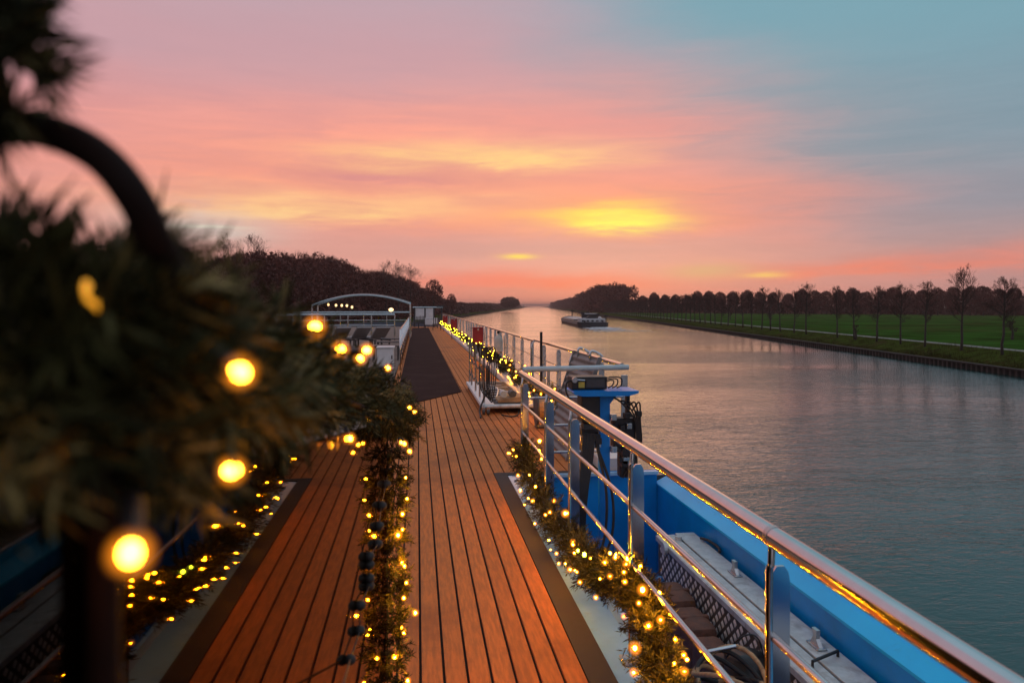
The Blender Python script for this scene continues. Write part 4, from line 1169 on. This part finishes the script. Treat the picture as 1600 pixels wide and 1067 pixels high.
def clump_crown(mb, c, rx, rz, nf, q, size, dome=True):
    """many small leaf/twig faces through the volume of a rounded crown, denser near its surface"""
    for i in range(nf):
        while True:
            v_ = Vector((q.uniform(-1, 1), q.uniform(-1, 1), q.uniform(-1, 1)))
            if 0.001 < v_.length <= 1: break
        v_ = v_.normalized() * (v_.length ** 0.4) * q.uniform(0.86, 1.07)
        p = c + Vector((v_.x * rx, v_.y * rx, v_.z * rz))
        s = size * q.uniform(0.5, 1.3)
        a = Vector((q.gauss(0, 1), q.gauss(0, 1), q.gauss(0, 1))).normalized(); b_ = a.cross(Vector((q.gauss(0, 1), q.gauss(0, 1), q.gauss(0, 1)))).normalized()
        mb.add([p - a * s, p + b_ * s * 0.6, p + a * s, p - b_ * s * 0.6], [(0, 1, 2, 3)])


def spikes(mb, c, rx, rz, n, q, L, wd):
    for i in range(n):
        a = q.uniform(0, 6.283); e = q.uniform(0.1, 1.45)
        d = Vector((math.cos(a) * math.cos(e), math.sin(a) * math.cos(e), math.sin(e)))
        p = c + Vector((d.x * rx, d.y * rx, d.z * rz)) * 0.9
        dd = (d + Vector((q.gauss(0, .3), q.gauss(0, .3), 0.3))).normalized(); s = dd.cross(Vector((0.3, 1, 0.2))).normalized() * wd
        mb.add([p - s, p + s, p + dd * L * q.uniform(0.5, 1.3)], [(0, 1, 2)])


def round_tree(seed, H, rx, trunk_h, nf=900, size=0.55, ma='crown_dark', spike=120):
    q = random.Random(seed); mb = MB(); tr_ = MB()
    tr_.tube([(0, 0, -0.5), (0, 0, trunk_h), (q.gauss(0, .3), q.gauss(0, .3), H * 0.75)], [0.35, 0.26, 0.1], 7)
    for k in range(6):
        a = k * 1.05; tr_.tube([(0, 0, trunk_h * (0.9 + 0.12 * k)), (math.cos(a) * rx * 0.6, math.sin(a) * rx * 0.6, trunk_h + (H - trunk_h) * (0.35 + 0.07 * k))], [0.12, 0.04], 5)
    rz = (H - trunk_h * 0.8) / 2; c = Vector((0, 0, H - rz))
    clump_crown(mb, c, rx, rz, nf, q, size)
    for k in range(5):
        a = q.uniform(0, 6.283); cc_ = c + Vector((math.cos(a) * rx * 0.5, math.sin(a) * rx * 0.5, q.uniform(-0.3, 0.5) * rz)); clump_crown(mb, cc_, rx * 0.55, rz * 0.45, nf // 6, q, size)
    spikes(mb, c, rx, rz, spike, q, 1.2, 0.06)
    a = tr_.mesh('trunk', True); a.materials.append(MAT['bark'])
    me = bpy.data.meshes.new('crown'); me.from_pydata(mb.v, [], mb.f); me.update(); me.materials.append(MAT[ma])
    return [('trunk', a), ('crown', me)]


def plant(parts, name, loc, rz, s, label, cat, group=None):
    r = bpy.data.objects.new(name, None); C.objects.link(r); r.location = loc; r.rotation_euler = (math.sin(rz * 7.3) * 0.035, math.cos(rz * 5.1) * 0.035, rz); r.scale = (s[0], s[0], s[1])
    tag(r, label, cat, group)
    for nm, me in parts:
        o = bpy.data.objects.new(nm, me); C.objects.link(o); o.parent = r
    return r


# --- avenue of bare trees along the towpath
AV = [bare_tree(100 + i, 8.8, 3.1, 3.0) for i in range(4)]
q = random.Random(77)
ordn = ['first', 'second', 'third', 'fourth', 'fifth', 'sixth', 'seventh', 'eighth', 'ninth', 'tenth', 'eleventh', 'twelfth', 'thirteenth', 'fourteenth', 'fifteenth', 'sixteenth', 'seventeenth', 'eighteenth', 'nineteenth', 'twentieth']
pxs = [1597, 1540, 1479, 1425, 1389, 1353, 1320, 1295, 1248, 1230, 1209, 1194, 1181, 1166, 1153, 1141, 1130, 1120, 1111]
for i, px_ in enumerate(pxs):
    al = 50.8 * 1164 / (px_ - 838)
    tall = {0: 1.08, 1: 0.92, 2: 1.04, 3: 0.90, 4: 0.94, 5: 0.96}.get(i, q.uniform(0.86, 0.98))
    plant(AV[i % 4], 'avenue_tree', K(51.6, al, -5.42), q.uniform(0, 6.28), (q.uniform(0.74, 0.96), tall * q.uniform(0.93, 1.1)), f'{ordn[i]} bare towpath tree counted from the right edge of the picture', 'tree', 'bare trees along the towpath')
al = 222.0
while al < 640:
    plant(AV[q.randint(0, 3)], 'avenue_tree', K(51.6, al, -5.42), q.uniform(0, 6.28), (q.uniform(0.95, 1.2), q.uniform(0.9, 1.05)), 'distant bare towpath tree merging into the dark row', 'tree', 'distant bare trees along the towpath')
    al += 7.4

# --- row of round-crowned trees behind the meadow
ORD = ordn + ['twenty-first', 'twenty-second', 'twenty-third', 'twenty-fourth', 'twenty-fifth', 'twenty-sixth', 'twenty-seventh', 'twenty-eighth', 'twenty-ninth', 'thirtieth', 'thirty-first', 'thirty-second', 'thirty-third', 'thirty-fourth', 'thirty-fifth', 'thirty-sixth', 'thirty-seventh', 'thirty-eighth']
RT = [round_tree(200 + i, 17.0, 5.4, 3.2, nf=2300, size=0.48, spike=260) for i in range(4)]
px_ = 1004; i = 0
row = []
while px_ < 1660:
    row.append(px_); px_ += q.uniform(17, 22) * (0.9 + (px_ - 1000) / 1600)
for i, px_ in enumerate(row):
    D = 520 - (px_ - 1000) / 600 * 150
    p = P(px_, 478, D); p.z = -5.2
    top = 19 + (px_ - 1000) / 600 * 12 + q.uniform(-4.0, 3.0)
    Ht = top / F * D + 5.2
    plant(RT[i % 4], 'field_tree', p, q.uniform(0, 6.28), (Ht / 17.0 * q.uniform(0.78, 0.95), Ht / 17.0), f'{ORD[i]} round-crowned leafless tree from the left behind the green meadow', 'tree', 'round-crowned trees behind the meadow')
# undergrowth behind that row closes the view to the sky
mb = MB(); qq = random.Random(3)
for i in range(9000):
    px_ = qq.uniform(985, 1680); D = 540 - (px_ - 1000) / 600 * 150 + qq.uniform(0, 25)
    p = P(px_, 478, D); p.z = -5.3 + abs(qq.gauss(0, 3.6)); s = qq.uniform(0.5, 1.5)
    if p.z > 4.5: continue
    a = Vector((qq.gauss(0, 1), qq.gauss(0, 1), qq.gauss(0, 1))).normalized(); b_ = a.cross(Vector((qq.gauss(0, 1), qq.gauss(0, 1), qq.gauss(0, 1)))).normalized()
    mb.add([p - a * s, p + b_ * s, p + a * s, p - b_ * s], [(0, 1, 2, 3)])
o = mb.build('undergrowth', 'hedge', None, raw=True); stuff(o); o['label'] = 'dark undergrowth beneath the trees behind the meadow'; o['category'] = 'undergrowth'
# saplings in the meadow
SP = bare_tree(300, 2.2, 0.7, 0.9, 0.4)
for i, (px_, py_, s) in enumerate(((1337, 528, 0.9), (1582, 530, 1.2), (1204, 506, 1.3), (1141, 499, 1.2))):
    D = 5.0 * F / (py_ - 478); p = P(px_, 478, D); p.z = -5.05
    plant(SP, 'sapling', p, i * 1.3, (s, s), ['small bare sapling beside the towpath among the nearer trees', 'small bare sapling in the meadow at the right edge', 'bushy sapling beside the middle of the tree avenue', 'small sapling beside the far part of the avenue'][i], 'sapling', 'saplings in the meadow')


mb = MB(); qq = random.Random(8)
for i in range(15000):
    al = 62 + 300 * qq.random() ** 1.6; lt = 48.25 + abs(qq.gauss(0, 0.5)) if i % 3 else qq.uniform(49, 53)
    z0 = -6.30 + (lt - 48.2) * 0.27; p = K(lt, al, min(z0, -5.05)); h_ = qq.uniform(0.12, 0.5) * (1.5 if (math.sin(al * 0.35) + math.sin(al * 0.13 + 2)) > 0.7 else 0.8)
    d = K(qq.uniform(-0.12, 0.12), qq.uniform(-0.2, 0.2), h_); sx = K(0, 0.035, 0)
    mb.add([p - sx, p + sx, p + d], [(0, 1, 2)])
o = mb.build('verge_tufts', 'reed', None, raw=True); stuff(o); o['label'] = 'rough grass tufts along the right bank edge'; o['category'] = 'grass'


# --- woods (masses seen from afar)
def wood(name, label, rows, seed, ma='crown_dark', size=0.6, per=260):
    q = random.Random(seed); mb = MB()
    for (p, H, rx) in rows:
        tr_h = H * 0.18
        rz = (H - tr_h) / 2; c = p + Vector((0, 0, H - rz))
        clump_crown(mb, c, rx, rz, per, q, size)
        cc_ = c + Vector((q.gauss(0, rx * 0.4), q.gauss(0, rx * 0.4), rz * 0.45)); clump_crown(mb, cc_, rx * 0.55, rz * 0.5, per // 3, q, size * 0.8)
        spikes(mb, c, rx, rz, per // 3, q, 1.6, 0.05)
        mb.tube([p, p + Vector((0, 0, H * 0.6))], [0.3, 0.12], 5, False)
        for k in range(per // 4):   # understorey
            s = size * q.uniform(0.7, 1.6); b0 = p + Vector((q.gauss(0, rx * 0.7), q.gauss(0, rx * 0.7), q.uniform(0, H * 0.35)))
            a = Vector((q.gauss(0, 1), q.gauss(0, 1), q.gauss(0, 1))).normalized(); b_ = a.cross(Vector((q.gauss(0, 1), q.gauss(0, 1), q.gauss(0, 1)))).normalized()
            mb.add([b0 - a * s, b0 + b_ * s, b0 + a * s, b0 - b_ * s], [(0, 1, 2, 3)])
    o = mb.build(name, ma, None, raw=True); stuff(o); o['label'] = label; o['category'] = 'wood'
    return o


# left wood: skyline surveyed from the photograph (px, py of its top), trees stand 55-95 m off the canal axis
skyl = [(180, 380), (300, 386), (330, 391), (370, 393), (410, 391), (450, 394), (500, 396), (530, 403), (545, 412), (570, 418), (600, 424), (630, 434), (650, 441), (665, 452), (690, 466), (715, 472)]


def skyh(px_):
    for (a, ya), (b_, yb) in zip(skyl, skyl[1:]):
        if a <= px_ <= b_: return ya + (yb - ya) * (px_ - a) / (b_ - a)
    return skyl[0][1] if px_ < skyl[0][0] else skyl[-1][1]


q = random.Random(15); rows = []
lat0 = 58
for lat in (58, 68, 80, 95):
    al = 70.0 + (lat - 58)
    while al < 480 + lat:
        l_ = -(lat + q.uniform(-3, 3)); a_ = al + q.uniform(-2, 2)
        pos = K(l_, a_, -5.0)
        D = pos.x * SA + pos.y * CA; u = (pos.x * CA - pos.y * SA) / D; px_ = 800 + F * u
        H = (478 - skyh(px_)) / F * D + 5.0
        H *= q.uniform(0.86, 1.02) if lat < 90 else q.uniform(0.7, 0.9)
        if px_ < 716: rows.append((pos, max(H, 5), min(max(H * 0.26, 3.2), 5.5)))
        al += q.uniform(5.5, 8.0) * (1.0 if al < 300 else 1.5)
wood('left_wood', 'dark leafless wood rising along the left bank', rows, 16, 'crown_dark', 0.5, 420)
# low hedge-like wood further on the left bank
rows = []
al = 440.0
while al < 2600:
    for lat in (56, 66):
        pos = K(-(lat + q.uniform(-3, 3)), al, -5.0)
        H = q.uniform(6.0, 8.0) if al < 900 else q.uniform(6.5, 9.5)
        rows.append((pos, H, 5.0))
    al += 9 if al < 900 else 24
wood('far_left_thicket', 'low dark thicket along the far left bank', rows, 17, 'hedge', 0.9, 90)
# clump on the right bank
rows = []
al = 575.0
while al < 2600:
    for lat in (54, 62, 72):
        pos = K(lat + q.uniform(-3, 3), al + q.uniform(-4, 4), -5.0)
        D = pos.x * SA + pos.y * CA
        H = q.uniform(20.0, 24.5) if al < 760 else (q.uniform(18.5, 22) if al < 1000 else q.uniform(16, 19.5))
        rows.append((pos, H, 5.2))
    al += 8 if al < 900 else 26
wood('right_bank_wood', 'dark wood closing the right bank before the horizon', rows, 18, 'crown_dark', 0.8, 220)

# individual skyline trees
RG = [round_tree(400 + i, 16.0, 4.6, 4.5, nf=700, size=0.45, ma='crown_red', spike=160) for i in range(2)]
BT = [bare_tree(500 + i, 15.0, 5.0, 6.0, 0.9) for i in range(2)]
for (px_, py_, D, kind, sc, lab) in ((358, 377, 165, 'b', 1.0, 'bare branching tree standing above the left wood, leftmost'), (401, 376, 185, 'b', 1.0, 'bare branching tree above the left wood, second from left'),
                                    (603, 414, 262, 'b', 1.0, 'pale bare tree on the slope of the left wood, left of three'), (622, 414, 270, 'b', 1.15, 'broad pale bare tree on the slope of the left wood'),
                                    (640, 419, 280, 'b', 1.1, 'pale bare tree at the lower end of the left wood'),
                                    (678, 437, 330, 'r', 1.0, 'reddish-leaved tree at the end of the left wood'), (706, 459, 390, 'r', 0.9, 'small reddish tree past the end of the left wood')):
    p = P(px_, 478, D); p.z = -5.0
    Ht = (478 - py_) / F * D + 5.0
    parts = BT[int(px_) % 2] if kind == 'b' else RG[int(px_) % 2]; b0 = 15.0 if kind == 'b' else 16.0
    plant(parts, 'wood_edge_tree', p, px_ * 0.7, (Ht / b0 * sc * 0.9, Ht / b0), lab, 'tree')
# single domed tree on the far left bank
p = P(797, 478, 900); p.z = -5.0
plant(round_tree(600, 16.5, 11.5, 3.0, nf=1500, size=0.9, ma='hedge', spike=60), 'domed_tree', p, 0.4, (1.0, 0.98), 'broad domed dark tree on the far left bank', 'tree')

# --- bridge on the horizon
br = thing('canal_bridge', 'faint low bridge crossing the canal at the horizon', 'bridge', K(0, 2900, WATER))
mb = MB(); vs = []
for l_ in (-70, 70):
    for a_ in (2895, 2907):
        for z in (3.0, 5.2): vs.append(K(l_, a_, z))
mb.add(vs, [(0, 1, 3, 2), (4, 6, 7, 5), (0, 4, 5, 1), (2, 3, 7, 6), (1, 5, 7, 3), (0, 2, 6, 4)]); mb.build('deck', 'concrete', br)
for l_ in (-50, 50):
    mb = MB(); vs = [K(l_ + dx, 2901 + dy, z) for z in (-7.2, 3.0) for dx, dy in ((-2, -4), (2, -4), (2, 4), (-2, 4))]
    mb.add(vs, [(0, 1, 5, 4), (1, 2, 6, 5), (2, 3, 7, 6), (3, 0, 4, 7)]); mb.build('pier', 'concrete', br)

# ================================================================== HAZE: thin even dusk air round everything
hm = bpy.data.materials.new('haze'); hm.use_nodes = True; hm.node_tree.nodes.clear()
ho = hm.node_tree.nodes.new('ShaderNodeOutputMaterial'); hv = hm.node_tree.nodes.new('ShaderNodeVolumePrincipled')
hv.inputs['Color'].default_value = (0.95, 0.60, 0.52, 1); hv.inputs['Density'].default_value = 0.00022; hv.inputs['Anisotropy'].default_value = 0.2
hm.node_tree.links.new(hv.outputs[0], ho.inputs['Volume'])
MAT['haze'] = hm
hz = MB().box(-4300, 4300, -2800, 9300, WATER - 1.5, 24).build('haze', 'haze'); stuff(hz); hz['label'] = 'thin pinkish evening haze over the canal'; hz['category'] = 'haze'
